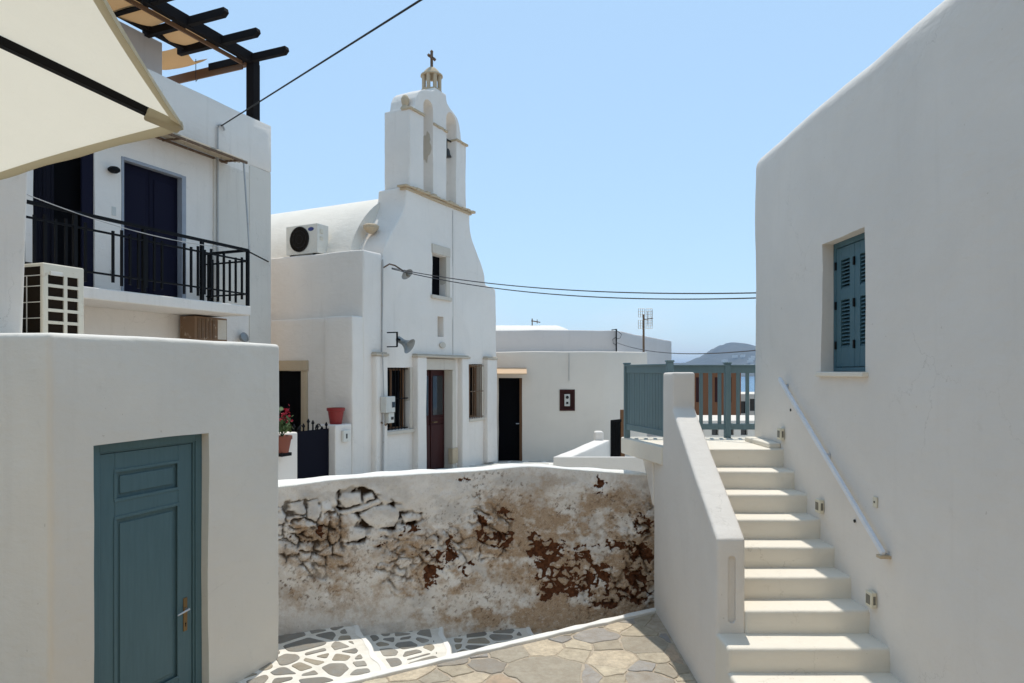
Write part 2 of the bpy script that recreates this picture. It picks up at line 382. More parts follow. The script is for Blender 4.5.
# alley steps: each platform lower towards the right
def pl(i): return [0.004, -0.11, -0.23, -0.34][i]
N0a, N0b = Vector((-1.72, 7.27)), Vector((-1.09, 6.02))
N1a, N1b = Vector((-0.82, 7.45)), Vector((-0.50, 6.34))
N2a, N2b = Vector((0.10, 7.9)), Vector((0.42, 6.9))
alley = MB()
back = [Vector((-4.2, 6.6)), Vector((-1.75, 7.42)), Vector((-0.85, 7.75)), Vector((0.08, 8.1)), Vector((2.6, 8.3))]
front = [Vector((-2.9, 4.95)), N0b, N1b, N2b, Vector((1.62, 7.606))]
for i in range(4):
    alley.prism([tuple(front[i]), tuple(front[i + 1]), tuple(back[i + 1]), tuple(back[i])], 'z', -0.6, pl(i))
struct(alley.build('alley_path', 'joint_paint'))
for i, (q0, q1) in enumerate(((front[1], back[1]), (front[2], back[2]), (front[3], back[3]))):
    d = (q1 - q0).normalized(); nn = Vector((d.y, -d.x))
    s_ = MB(); ring = []
    for k in range(25):
        p = q0.lerp(q1, k / 24) + nn * (0.012 * math.sin(k * 0.7 + i))
        ww = 0.045 + 0.008 * math.sin(k * 1.3 + i)
        ring.append([s_.bm.verts.new((p + nn * u).to_3d() + Vector((0, 0, z))) for u, z in ((-ww, pl(i) + 0.004), (0.0, pl(i) + 0.008), (0.012, pl(i) - 0.01), (0.014, pl(i + 1) + 0.002))])
    for q, w_ in zip(ring, ring[1:]):
        for k in range(3): s_.bm.faces.new((q[k], w_[k], w_[k + 1], q[k + 1]))
    bmesh.ops.recalc_face_normals(s_.bm, faces=s_.bm.faces[:])
    struct(s_.build('step_edge', 'white_line', smooth=True))

def stone_mat(name, rough_bump):
    m, t, b = nmat(name); v = coord(t, world=True)
    a_ = N(t, 'ShaderNodeAttribute'); a_.attribute_name = 'tone'
    c = a_.outputs['Color']
    c = mixc(t, ramp(t, noise(t, v, 9, 8, 0.75), [(0.36, 0.0), (0.70, 0.8)]), c, (0.26, 0.21, 0.155))
    c = mixc(t, ramp(t, noise(t, v, 3.1, 6, 0.65), [(0.50, 0.0), (0.8, 0.45)]), c, (0.55, 0.48, 0.38))
    c = mixc(t, ramp(t, noise(t, v, 65, 6, 0.8), [(0.60, 0.0), (0.72, 0.5)]), c, (0.15, 0.12, 0.09))
    t.links.new(c, b.inputs['Base Color']); b.inputs['Roughness'].default_value = 0.8
    n1 = bump(t, b, noise(t, v, 12, 8, 0.75), rough_bump, 0.03); bump(t, b, noise(t, v, 60, 5, 0.7), 0.5, 0.006, n1); M[name] = m
stone_mat('slab_stone', 0.6)
def clip_half(poly, px_, py_, nx_, ny_):
    out = []
    for i in range(len(poly)):
        a_, c_ = poly[i], poly[(i + 1) % len(poly)]
        da = (a_[0] - px_) * nx_ + (a_[1] - py_) * ny_; dc = (c_[0] - px_) * nx_ + (c_[1] - py_) * ny_
        if da <= 0: out.append(a_)
        if (da <= 0) != (dc <= 0):
            t_ = da / (da - dc); out.append((a_[0] + (c_[0] - a_[0]) * t_, a_[1] + (c_[1] - a_[1]) * t_))
    return out
def inset(poly, d):
    c_ = poly; n_ = len(poly)
    ar = sum(poly[i][0] * poly[(i + 1) % n_][1] - poly[(i + 1) % n_][0] * poly[i][1] for i in range(n_))
    for i in range(n_):
        a_, e_ = poly[i], poly[(i + 1) % n_]; dx, dy = e_[0] - a_[0], e_[1] - a_[1]; l_ = math.hypot(dx, dy)
        if l_ < 1e-6: continue
        nx_, ny_ = (dy / l_, -dx / l_) if ar > 0 else (-dy / l_, dx / l_)
        c_ = clip_half(c_, a_[0] - nx_ * d, a_[1] - ny_ * d, nx_, ny_)
        if len(c_) < 3: return []
    return c_
def paving(name, region, pts, wts, stretch, joint, z0, tones, mat, rr_, soft=1, jig=0.012, thick=(0.008, 0.016), bound=None):
    bm = bmesh.new(); cols = []
    for i, p in enumerate(pts):
        poly = list(region)
        for j, q in enumerate(pts):
            if i == j: continue
            dx, dy = q[0] - p[0], q[1] - p[1]; d2_ = dx * dx + dy * dy
            if d2_ > stretch: continue
            f_ = 0.5 + (wts[i] - wts[j]) / (2 * d2_); f_ = min(0.92, max(0.08, f_))
            poly = clip_half(poly, p[0] + dx * f_, p[1] + dy * f_, dx, dy)
            if len(poly) < 3: break
        if len(poly) < 3: continue
        poly = inset(poly, joint * rr_.uniform(0.35, 0.65))
        if len(poly) < 3: continue
        ring = []
        for k in range(len(poly)):
            a_, c_ = poly[k], poly[(k + 1) % len(poly)]; l_ = math.hypot(c_[0] - a_[0], c_[1] - a_[1])
            ring.append(a_); m_ = int(l_ / 0.09)
            for e_ in range(1, m_ + 1):
                t_ = e_ / (m_ + 1); ring.append((a_[0] + (c_[0] - a_[0]) * t_ + rr_.uniform(-jig, jig), a_[1] + (c_[1] - a_[1]) * t_ + rr_.uniform(-jig, jig)))
        for _ in range(soft):
            nr = []
            for k in range(len(ring)):
                a_, c_ = ring[k], ring[(k + 1) % len(ring)]
                nr += [(a_[0] * .75 + c_[0] * .25, a_[1] * .75 + c_[1] * .25), (a_[0] * .25 + c_[0] * .75, a_[1] * .25 + c_[1] * .75)]
            ring = nr
        cx_ = sum(q[0] for q in ring) / len(ring); cy_ = sum(q[1] for q in ring) / len(ring)
        h_ = rr_.uniform(*thick); tx_, ty_ = rr_.uniform(-.012, .012), rr_.uniform(-.012, .012)
        def zz(x, y, f): return z0 + h_ + (x - cx_) * tx_ + (y - cy_) * ty_ - f
        lo_ = [bm.verts.new((x, y, z0 - 0.01)) for x, y in ring]; mid = [bm.verts.new((x, y, zz(x, y, 0.005))) for x, y in ring]
        top_ = [bm.verts.new((cx_ + (x - cx_) * 0.965, cy_ + (y - cy_) * 0.965, zz(x, y, 0))) for x, y in ring]
        tn = rr_.choice(tones); g_ = rr_.uniform(0.85, 1.15); tn = tuple(min(0.8, q * g_) for q in tn)
        n_ = len(ring); fs = [bm.faces.new(top_)]
        for k in range(n_):
            fs.append(bm.faces.new((lo_[k], lo_[(k + 1) % n_], mid[(k + 1) % n_], mid[k]))); fs.append(bm.faces.new((mid[k], mid[(k + 1) % n_], top_[(k + 1) % n_], top_[k])))
        cols += [tn] * len(fs)
    bmesh.ops.recalc_face_normals(bm, faces=bm.faces[:])
    me = bpy.data.meshes.new(name); bm.to_mesh(me); bm.free()
    at_ = me.attributes.new('tone', 'FLOAT_COLOR', 'FACE'); at_.data.foreach_set('color', np.array([(*c_, 1) for c_ in cols], np.float32).reshape(-1))
    me.materials.append(M[mat]); o = bpy.data.objects.new(name, me); COL.objects.link(o); struct(o); return o
rp_ = random.Random(21)
def scatter(x0, x1, y0, y1, dmin, n_, rr_, sx=1.0, sy=1.0, rot=0.0):
    P = []
    for _ in range(n_):
        q = (rr_.uniform(x0, x1), rr_.uniform(y0, y1)); big = rr_.random()
        d_ = dmin * (0.42 if big < 0.40 else 0.8 if big < 0.75 else 1.35)
        ok = True
        for e_ in P:
            dx, dy = q[0] - e_[0], q[1] - e_[1]
            u_ = (dx * math.cos(rot) + dy * math.sin(rot)) / sx; v_ = (-dx * math.sin(rot) + dy * math.cos(rot)) / sy
            if math.hypot(u_, v_) < (d_ + e_[2]) * 0.5: ok = False; break
        if ok: P.append((*q, d_))
    return P
P_ = scatter(-2.9, 1.8, 2.2, 7.9, 0.40, 5000, rp_)
kn = cn * 0.05
reg = [(C0.x - kn.x, C0.y - kn.y), (C1.x - 0.02 - kn.x, C1.y - kn.y - 0.012), (1.575, 7.48), (1.575, 2.3), (-2.49, 2.3)]
paving('flagstones', reg, P_, [q[2] ** 2 * 0.35 for q in P_], 1.6, 0.020, 0.001,
       [(0.34, 0.31, 0.27), (0.44, 0.38, 0.28), (0.30, 0.29, 0.285), (0.58, 0.50, 0.37), (0.38, 0.34, 0.27), (0.54, 0.40, 0.28), (0.64, 0.56, 0.42), (0.62, 0.52, 0.38), (0.36, 0.34, 0.32), (0.47, 0.41, 0.31), (0.33, 0.32, 0.31)], 'slab_stone', rp_, 0, 0.014, (0.003, 0.010))
rp2 = random.Random(5)
for i in range(4):
    quad = [tuple(front[i] + (front[i + 1] - front[i]).normalized() * 0.10), tuple(front[i + 1] - (front[i + 1] - front[i]).normalized() * 0.10), tuple(back[i + 1] - (back[i + 1] - back[i]).normalized() * 0.10), tuple(back[i] + (back[i + 1] - back[i]).normalized() * 0.10)]
    quad = [(q[0] + cn.x * (0.07 if k < 2 else 0), q[1] + cn.y * (0.07 if k < 2 else 0)) for k, q in enumerate(quad)]
    xs_ = [q[0] for q in quad]; ys_ = [q[1] for q in quad]
    P2 = scatter(min(xs_) - .2, max(xs_) + .2, min(ys_) - .2, max(ys_) + .2, 0.235, 1500, rp2, 1.35, 0.85, R(8))
    paving('painted_stones', quad, P2, [q[2] ** 2 * 0.3 for q in P2], 0.7, 0.058, pl(i) + 0.001, [(0.22, 0.225, 0.215), (0.30, 0.295, 0.27), (0.26, 0.26, 0.25), (0.36, 0.32, 0.25), (0.33, 0.32, 0.29)], 'slab_stone', rp2, 2, 0.006, (0.003, 0.007))
# plaza behind the old wall
def plaza_mat():
    m, t, b = nmat('plaza_paving'); v = coord(t, world=True)
    e = N(t, 'ShaderNodeTexVoronoi', Scale=1.7); e.feature = 'DISTANCE_TO_EDGE'; t.links.new(v, e.inputs['Vector'])
    c = mixc(t, ramp(t, e.outputs['Distance'], [(0.05, 0.0), (0.08, 1.0)]), (0.78, 0.76, 0.71), (0.42, 0.40, 0.36))
    c = mixc(t, ramp(t, noise(t, v, 3, 6), [(0.4, 0.0), (0.8, 0.5)]), c, (0.55, 0.52, 0.46))
    t.links.new(c, b.inputs['Base Color']); b.inputs['Roughness'].default_value = 0.85; M['plaza_paving'] = m
plaza_mat()
pz = [(-9, 0.75), (12.5, 0.74), (14, 0.70), (17.3, 0.42), (26, 0.35)]
pm = MB(); rows = [(8.42, 0.74), (12.5, 0.74), (14, 0.70), (17.3, 0.42), (27, 0.36)]
rr = [[pm.bm.verts.new((x, y if x > -3 else y - 1.1, z)) for x in (-14, -3.2, 0, 3, 9)] for y, z in rows]
for q, w_ in zip(rr, rr[1:]):
    for k in range(4): pm.bm.faces.new((q[k], q[k + 1], w_[k + 1], w_[k]))
struct(pm.build('plaza', 'plaza_paving'))

# ================================================================== OLD RUBBLE WALL
def vnoise(x, y, seed=0):
    xi = np.floor(x).astype(np.int64); yi = np.floor(y).astype(np.int64); xf = x - xi; yf = y - yi
    def h(a, b_):
        n_ = (a * 374761393 + b_ * 668265263 + seed * 982451653) & 0x7fffffff
        n_ = ((n_ ^ (n_ >> 13)) * 1274126177) & 0x7fffffff
        return ((n_ ^ (n_ >> 16)) & 0xffff) / 65535.0
    u = xf * xf * (3 - 2 * xf); v = yf * yf * (3 - 2 * yf)
    return (h(xi, yi) * (1 - u) + h(xi + 1, yi) * u) * (1 - v) + (h(xi, yi + 1) * (1 - u) + h(xi + 1, yi + 1) * u) * v
def fbm(x, y, oct=5, seed=0, gain=0.55):
    s_ = 0; a_ = 1; t_ = 0
    for k in range(oct):
        s_ = s_ + a_ * vnoise(x * 2 ** k, y * 2 ** k, seed + k * 17); t_ += a_; a_ *= gain
    return s_ / t_
def voro(x, y, seed=0, jit=0.85):
    """returns distance to the cell edge (approx) and a random value per cell"""
    xi = np.floor(x).astype(np.int64); yi = np.floor(y).astype(np.int64)
    d1 = np.full(x.shape, 9.0); d2 = np.full(x.shape, 9.0); idv = np.zeros(x.shape)
    def h(a, b_, k):
        n_ = (a * 374761393 + b_ * 668265263 + (seed + k) * 982451653) & 0x7fffffff
        n_ = ((n_ ^ (n_ >> 13)) * 1274126177) & 0x7fffffff
        return ((n_ ^ (n_ >> 16)) & 0xffff) / 65535.0
    for dx in (-1, 0, 1):
        for dy in (-1, 0, 1):
            a_ = xi + dx; c_ = yi + dy
            px_ = a_ + 0.5 + (h(a_, c_, 1) - 0.5) * jit; py_ = c_ + 0.5 + (h(a_, c_, 2) - 0.5) * jit
            d = np.hypot(x - px_, y - py_); r_ = h(a_, c_, 3)
            closer = d < d1
            d2 = np.where(closer, d1, np.minimum(d2, d)); idv = np.where(closer, r_, idv); d1 = np.where(closer, d, d1)
    return (d2 - d1) * 0.5, idv
def sstep(a, b_, x):
    t_ = np.clip((x - a) / (b_ - a), 0, 1); return t_ * t_ * (3 - 2 * t_)
def polysd(px, py, pts):
    """signed distance to a polygon, negative inside"""
    d = np.full(px.shape, 1e9); ins = np.zeros(px.shape, bool); n_ = len(pts)
    for i in range(n_):
        ax, ay = pts[i]; bx, by = pts[(i + 1) % n_]
        ex, ey = bx - ax, by - ay; tt = np.clip(((px - ax) * ex + (py - ay) * ey) / (ex * ex + ey * ey), 0, 1)
        d = np.minimum(d, np.hypot(px - ax - tt * ex, py - ay - tt * ey))
        c_ = ((ay > py) != (by > py)); xx = ax + (py - ay) / np.where(by == ay, 1e-9, (by - ay)) * ex
        ins ^= c_ & (px < xx)
    return np.where(ins, -d, d)

def rubble_wall():
    seg = np.hypot(*np.diff(WP, axis=0).T); L = np.concatenate([[0], np.cumsum(seg)])
    nu, nv = 640, 200
    u = np.linspace(0, L[-1], nu)
    # smooth plan curve
    X = np.interp(u, L, WP[:, 0]); Y = np.interp(u, L, WP[:, 1]); T = np.interp(u, L, ZT)
    ker = np.hanning(61); ker /= ker.sum()
    def sm(a): return np.convolve(np.pad(a, 30, mode='edge'), ker, 'valid') if True else a
    Xs, Ys, Ts = X, sm(Y), sm(T)
    tx = np.gradient(Xs); ty = np.gradient(Ys); ln = np.hypot(tx, ty); nx_ = ty / ln; ny_ = -tx / ln     # normal towards the alley
    zb = -0.55
    vv = np.linspace(0, 1, nv)[:, None]
    Z = zb + (Ts[None, :] - zb) * vv
    # where every point of the face stands in the reference (only to place its stains and stones)
    px = 512 + 683 * Xs / Ys; PX = np.repeat(px[None, :], nv, 0)
    PY = 372 + 683 * (H - Z) / Ys[None, :]
    U = np.repeat(u[None, :], nv, 0)
    disp = 0.035 * (fbm(U * 1.3, Z * 1.3, 3, 5) - 0.5) * 2 + 0.012 * (fbm(U * 6, Z * 6, 4, 9) - 0.5) * 2 + 0.006 * (fbm(U * 25, Z * 25, 3, 19) - 0.5) * 2
    disp = disp + 0.07 * (1 - vv) ** 2                                     # battered foot
    wx = PX + 9 * (fbm(PX / 8, PY / 8, 4, 31) - 0.5); wy = PY + 9 * (fbm(PX / 8, PY / 8, 4, 41) - 0.5)
    def blob(cx, cy, rx, ry, soft=0.5):
        d = np.hypot((wx - cx) / rx, (wy - cy) / ry); return 1 - sstep(1 - soft, 1 + soft, d)
    # --- stones showing through on the left and centre
    ed, rid_ = voro(wx / 15 + 0.9 * (fbm(PX / 20, PY / 20, 3, 3) - 0.5), wy / 10.5 + 0.9 * (fbm(PX / 20, PY / 20, 3, 4) - 0.5), 11)
    ed2, rid2 = voro(wx / 9.5 + 0.8 * (fbm(PX / 6, PY / 6, 3, 5) - 0.5), wy / 7 + 0.8 * (fbm(PX / 6, PY / 6, 3, 7) - 0.5), 23)
    expo = np.maximum.reduce([blob(300, 533, 44, 30), blob(322, 560, 26, 20) * 0.8, blob(402, 560, 28, 35) * 0.8, blob(445, 552, 28, 28) * 0.8,
                              blob(490, 530, 24, 32) * 0.75, blob(612, 590, 46, 22) * 0.55, blob(645, 545, 26, 46) * 0.55, blob(575, 575, 46, 30) * 0.35])
    expo = np.clip(expo * (0.5 + 1.0 * fbm(PX / 26, PY / 22, 4, 77)), 0, 1)
    gapw = 0.055 + 0.10 * fbm(PX / 14, PY / 14, 3, 51)
    lft = blob(304, 532, 44, 32)
    gap1 = (1 - sstep(gapw * 0.35, gapw * 0.85, ed)) * sstep(0.30, 0.5, np.maximum(expo, lft)) * sstep(0.42 - 0.10 * lft, 0.60 - 0.10 * lft, fbm(PX / 9, PY / 8, 5, 57, 0.65)) * (0.5 + 0.5 * lft)
    # --- red brown mud where the plaster has gone
    mudr = np.maximum.reduce([blob(552, 565, 26, 30), blob(566, 583, 34, 16), blob(590, 575, 24, 22), blob(582, 556, 10, 14), blob(535, 548, 11, 16), blob(545, 590, 12, 10),
                              blob(612, 545, 18, 5.5), blob(640, 552, 16, 16), blob(643, 525, 14, 12), blob(640, 583, 18, 22), blob(612, 595, 28, 16) * 0.8,
                              blob(482, 531, 7, 16), blob(502, 538, 15, 11), blob(505, 515, 10, 14) * 0.7, blob(447, 552, 18, 16) * 0.9, blob(432, 575, 12, 11) * 0.8, blob(418, 560, 12, 22) * 0.62, blob(465, 566, 16, 12) * 0.6, blob(300, 545, 16, 10) * 0.6, blob(325, 530, 14, 8) * 0.62,
                              blob(409, 527, 10, 5), blob(600, 483, 11, 7) * 0.6, blob(602, 498, 7, 10) * 0.6, blob(575, 534, 7, 5) * 0.8, blob(595, 608, 11, 5) * 0.8,
                              blob(477, 579, 12, 9) * 0.6, blob(420, 548, 16, 20) * 0.5, blob(466, 480, 8, 7) * 0.3, blob(388, 545, 12, 16) * 0.5])
    rag = fbm(wx / 10, wy / 8.5, 6, 91, 0.72)
    islands = sstep(0.04, 0.22, ed2) * (rid2 > 0.40)                       # lumps of white plaster still stuck on
    mud = sstep(0.46, 0.62, mudr * 0.60 + (rag - 0.5) * 1.35 + 0.10) * (1 - 0.93 * islands) * (0.72 + 0.4 * vnoise(PX / 5, PY / 5, 4))
    mud = np.clip(mud, 0, 1)
    flecks = (0.25 + 0.75 * vnoise(PX / 15, PY / 15, 3)) * sstep(0.60, 0.70, fbm(PX / 3.2, PY / 2.8, 4, 13, 0.75)) * sstep(0.2, 0.7, np.maximum.reduce([blob(600, 550, 80, 60), blob(450, 560, 70, 50), blob(495, 530, 40, 60), blob(320, 565, 60, 40), blob(560, 610, 120, 26) * 0.7]) + 0.22 * fbm(PX / 30, PY / 30, 2, 8))
    # --- hand placed cavity with big slabs, centre left
    cav = polysd(wx, wy, [(336, 497), (341, 489), (352, 486.5), (368, 489), (384, 498), (398, 502), (410, 510), (424, 513), (423, 521), (410, 525), (400, 527), (394, 531), (372, 530), (365, 541), (342, 545), (338, 532), (339, 515), (336, 508)])
    stones = [[(339.5, 500), (343, 494), (360, 494), (361, 503), (346, 507.5)], [(340, 513), (364, 506), (379, 500), (380.5, 503), (366, 509), (345, 515)],
              [(360, 516), (372, 508), (390, 506), (398, 511), (399, 516), (394, 527), (376, 528), (365, 522)], [(341.5, 517), (354, 514), (358, 520), (352, 529), (342, 527)],
              [(341.5, 531), (352, 528), (364, 531), (364, 538), (343, 542.5)], [(402, 516), (412, 514), (420, 516), (419, 520), (405, 522)],
              [(364, 497), (372, 494), (374, 499), (365, 502)], [(378, 497), (385, 495), (392, 502), (384, 505)], [(396, 506), (408, 505), (412, 509), (399, 511)], [(397, 526), (408, 526), (404, 531), (396, 532)]]
    sd = np.minimum.reduce([polysd(PX + 2.0 * (fbm(PX / 7, PY / 7, 2, 61) - 0.5), PY + 2.0 * (fbm(PX / 7, PY / 7, 2, 62) - 0.5), s_) for s_ in stones])
    incav = 1 - sstep(-1.2, 0.8, cav)
    gap2 = incav * sstep(0.1, 1.7, sd) * (0.35 + 0.65 * sstep(0.36, 0.55, fbm(PX / 7, PY / 6, 3, 83)))
    on_stone = incav * (1 - sstep(-0.2, 1.3, sd))
    gap1 = gap1 * (1 - incav)
    gap = np.maximum(gap1 * 0.72, gap2)
    mud = mud * (1 - 0.8 * on_stone)
    mud = np.maximum(mud, 0.75 * gap2 * (fbm(PX / 9, PY / 6, 3, 71) > 0.56))
    # a few open cracks in the plaster
    disp = disp - 0.095 * gap2 - 0.075 * gap1 - 0.020 * mud * (0.6 + 0.8 * fbm(PX / 3, PY / 3, 3, 6)) - 0.008 * flecks
    disp = disp + on_stone * (0.006 - 0.03 * np.clip((sd + 3) / 3, 0, 1) * 0.5) + expo * 0.022 * sstep(0.0, 0.32, ed) * (0.8 + 1.6 * rid_) * (1 - incav)
    disp = disp + 0.006 * islands * sstep(0.2, 0.5, mudr)
    # --- beige weathering
    st = np.maximum.reduce([blob(585, 545, 92, 60, 0.8) * 0.66, blob(440, 572, 70, 40, 0.8) * 0.5, blob(322, 574, 50, 34, 0.8) * 0.42, blob(560, 612, 150, 24, 0.8) * 0.6, blob(318, 528, 30, 16) * 0.75, blob(493, 535, 32, 40, .8) * 0.7,
                            0.85 * sstep(-0.1, -0.5, -(PX - 540) / 120) * sstep(500, 600, PY)])
    stain = np.clip(st * sstep(0.24, 0.72, fbm(PX / 26, PY / 20, 6, 101, 0.68)) * 1.35 + 0.18 * (fbm(PX / 50, PY / 30, 4, 111) - 0.35), 0, 1)
    grey = np.clip(sstep(0.5, 0.72, fbm(PX / 28, PY / 16, 5, 131)) * 0.5 + 0.45 * sstep(612, 640, PY) * fbm(PX / 10, PY / 6, 4, 141), 0, 1)
    Fx = Xs[None, :] + nx_[None, :] * disp; Fy = Ys[None, :] + ny_[None, :] * disp
    V = np.stack([Fx, Fy, Z], -1)
    # coping: rounded front lip, top, back
    th = np.interp(px, [200, 290, 340, 480, 505, 660, 800], [0.36, 0.36, 0.30, 0.28, 0.22, 0.22, 0.22])
    rowsX = [V]
    extra = []
    for off, dz in ((0.0, 0.006), (0.04, 0.014), (0.5, 0.020), (0.94, 0.016), (1.0, 0.0), (1.0, -2.2)):
        o_ = off * th; wig = 0.006 * np.sin(u * 5.1) + 0.004 * np.sin(u * 13)
        base = V[-1]
        ex = np.stack([base[:, 0] - nx_ * o_, base[:, 1] - ny_ * o_, base[:, 2] + dz + wig * (off > 0.1)], -1); extra.append(ex)
    VV = np.concatenate([V, np.stack(extra, 0)], 0); n2 = VV.shape[0]
    idx = np.arange(n2 * nu).reshape(n2, nu)
    Fc = np.stack([idx[:-1, :-1], idx[:-1, 1:], idx[1:, 1:], idx[1:, :-1]], -1).reshape(-1, 4)
    me = bpy.data.meshes.new('rubble_wall'); me.from_pydata(VV.reshape(-1, 3).tolist(), [], Fc.tolist())
    top = np.zeros((n2, nu)); top[nv:-1] = 1; top[nv - 1] = 0.6
    def put(name, arr):
        full = np.zeros((n2, nu)); full[:nv] = arr
        a_ = me.attributes.new(name, 'FLOAT', 'POINT'); a_.data.foreach_set('value', full.reshape(-1).astype(np.float32))
    put('mud', mud); put('gap', gap); put('stain', stain); put('grime', grey); put('fleck', flecks)
    a_ = me.attributes.new('coping', 'FLOAT', 'POINT'); a_.data.foreach_set('value', top.reshape(-1).astype(np.float32))
    for p in me.polygons: p.use_smooth = True
    m, t, b = nmat('weathered_rubble')
    def at(n_): q = N(t, 'ShaderNodeAttribute'); q.attribute_name = n_; return q.outputs['Fac']
    v = coord(t, world=True)
    c = mixc(t, ramp(t, noise(t, v, 3.2, 7, 0.7), [(0.3, 0.0), (0.7, 1.0)]), (0.70, 0.645, 0.585), (0.92, 0.885, 0.84))
    c = mixc(t, at('grime'), c, (0.50, 0.47, 0.44))
    bei = mixc(t, noise(t, v, 11, 6, 0.7), (0.36, 0.22, 0.12), (0.60, 0.485, 0.37))
    def crisp(a_, sc, amt, lo_, hi_):
        ad = N(t, 'ShaderNodeMath'); ad.operation = 'MULTIPLY_ADD'; t.links.new(noise(t, v, sc, 8, 0.78), ad.inputs[0]); ad.inputs[1].default_value = amt
        t.links.new(a_, ad.inputs[2]); return ramp(t, ad.outputs[0], [(lo_, 0.0), (hi_, 1.0)])
    c = mixc(t, crisp(at('stain'), 16, 1.0, 0.62, 1.55), c, bei)
    fine = ramp(t, noise(t, v, 42, 7, 0.8), [(0.56, 0.0), (0.70, 0.55)])
    c = mixc(t, fine, c, (0.25, 0.18, 0.12))
    c = mixc(t, at('fleck'), c, (0.17, 0.105, 0.06))
    md = mixc(t, ramp(t, noise(t, v, 24, 7, 0.75), [(0.3, 0.0), (0.7, 1.0)]), (0.030, 0.011, 0.006), (0.19, 0.075, 0.034))
    pk = N(t, 'ShaderNodeMath'); pk.operation = 'MULTIPLY'; t.links.new(ramp(t, noise(t, v, 75, 6, 0.85), [(0.53, 0.0), (0.60, 0.8)]), pk.inputs[0]); t.links.new(ramp(t, at('stain'), [(0.15, 0.0), (0.8, 1.0)]), pk.inputs[1])
    c = mixc(t, pk.outputs[0], c, (0.13, 0.08, 0.05))
    pw = N(t, 'ShaderNodeMath'); pw.operation = 'MULTIPLY'; t.links.new(ramp(t, noise(t, v, 33, 7, 0.8), [(0.55, 0.0), (0.63, 0.75)]), pw.inputs[0]); t.links.new(ramp(t, at('stain'), [(0.2, 0.0), (0.7, 1.0)]), pw.inputs[1])
    c = mixc(t, pw.outputs[0], c, (0.66, 0.60, 0.53))
    c = mixc(t, crisp(at('mud'), 30, 0.7, 0.62, 0.92), c, md)
    c = mixc(t, at('gap'), c, (0.062, 0.040, 0.024))
    c = mixc(t, at('coping'), c, mixc(t, noise(t, v, 8, 5), (0.76, 0.74, 0.69), (0.84, 0.83, 0.79)))
    t.links.new(c, b.inputs['Base Color']); b.inputs['Roughness'].default_value = 0.95; b.inputs['Specular IOR Level'].default_value = 0.1
    n0 = bump(t, b, at('mud'), -0.6, 0.02)
    n1 = bump(t, b, noise(t, v, 30, 7, 0.7), 0.8, 0.016, n0); bump(t, b, noise(t, v, 110, 4, 0.7), 0.4, 0.004, n1)
    me.materials.append(m)
    o = bpy.data.objects.new('rubble_wall', me); COL.objects.link(o)
    tag(o, 'old curved rubble wall with flaking white plaster, brown stains and white coping', 'wall')
rubble_wall()

# ================================================================== LEFT OUTBUILDING with teal door
Pb = (-2.815, 4.6); Ab = math.atan2(0.935, 0.353)
ob = empty('outbuilding', (Pb[0], Pb[1], 0), Ab, 'low flat white outbuilding with a teal panelled door, on the left', 'building')
zt = H + 0.255
c1 = MB().box(0.0, 1.005, -0.5, 0.16, -0.9, H - 0.495)
MB().box(-0.301, 1.872, 0, 3.4, -0.6, zt).build('wall', 'grey_white_stucco', ob, bevel=0.035, seg=4, cuts=[c1], lump=(0.12, 0.010))
dz1 = H - 0.497
fr = MB().box(0.002, 0.055, 0.035, 0.095, -0.02, dz1).box(0.90, 0.963, 0.035, 0.095, -0.02, dz1).box(0.055, 0.90, 0.036, 0.095, dz1 - 0.06, dz1 - 0.001)
fr.box(0.055, 0.068, 0.048, 0.09, -0.02, dz1 - 0.06).box(0.884, 0.90, 0.048, 0.09, -0.02, dz1 - 0.06).box(0.068, 0.884, 0.048, 0.09, dz1 - 0.073, dz1 - 0.06)
fr.build('door_frame', 'teal_wood', ob, bevel=0.004, seg=2)
leaf = MB(); lx0, lx1, lt = 0.070, 0.880, dz1 - 0.077
leaf.box(lx0, 0.19, 0.058, 0.092, 0.02, lt).box(0.745, lx1, 0.058, 0.092, 0.02, lt)
leaf.box(0.19, 0.745, 0.0585, 0.092, 1.955, lt).box(0.19, 0.745, 0.0585, 0.092, 1.62, 1.745).box(0.19, 0.745, 0.0585, 0.092, 0.02, 0.26)
leaf.box(0.19, 0.745, 0.076, 0.092, 1.745, 1.955).box(0.19, 0.745, 0.076, 0.092, 0.26, 1.62)
leaf.box(0.235, 0.70, 0.066, 0.078, 1.785, 1.915).box(0.235, 0.70, 0.066, 0.078, 0.31, 1.575)
dr = leaf.build('door', 'teal_wood', ob, bevel=0.007, seg=2)
for z0, z1 in ((1.745, 1.955), (0.26, 1.62)):
    mo = MB()
    mo.box(0.18, 0.755, 0.052, 0.0585, z1 - 0.012, z1 + 0.012).box(0.18, 0.755, 0.052, 0.0585, z0 - 0.012, z0 + 0.012)
    mo.box(0.178, 0.202, 0.0518, 0.0585, z0 + 0.012, z1 - 0.012).box(0.733, 0.757, 0.0518, 0.0585, z0 + 0.012, z1 - 0.012)
    mo.build('moulding', 'teal_wood', dr, bevel=0.003, seg=2)
hp = MB().box(0.79, 0.83, 0.050, 0.058, 0.60, 0.865)
hp.build('lock_plate', 'brass', dr, bevel=0.012, seg=3)
hl = MB().tube([(0.81, 0.056, 0.775), (0.81, 0.018, 0.775)], 0.010, 10).tube([(0.815, 0.018, 0.776), (0.76, 0.012, 0.772), (0.70, 0.016, 0.762)], [0.010, 0.008, 0.006], 10)
hl.build('handle', 'steel', dr, smooth=True)
MB().tube([(0.81, 0.049, 0.66), (0.81, 0.0505, 0.66)], 0.007, 10).box(0.807, 0.813, 0.0488, 0.0505, 0.635, 0.66).build('keyhole', 'dark_interior', dr)
for z in (1.83, 0.4): MB().tube([(0.066, 0.052, z - 0.045), (0.066, 0.052, z + 0.045)], 0.009, 8).build('hinge', 'teal_wood', dr)

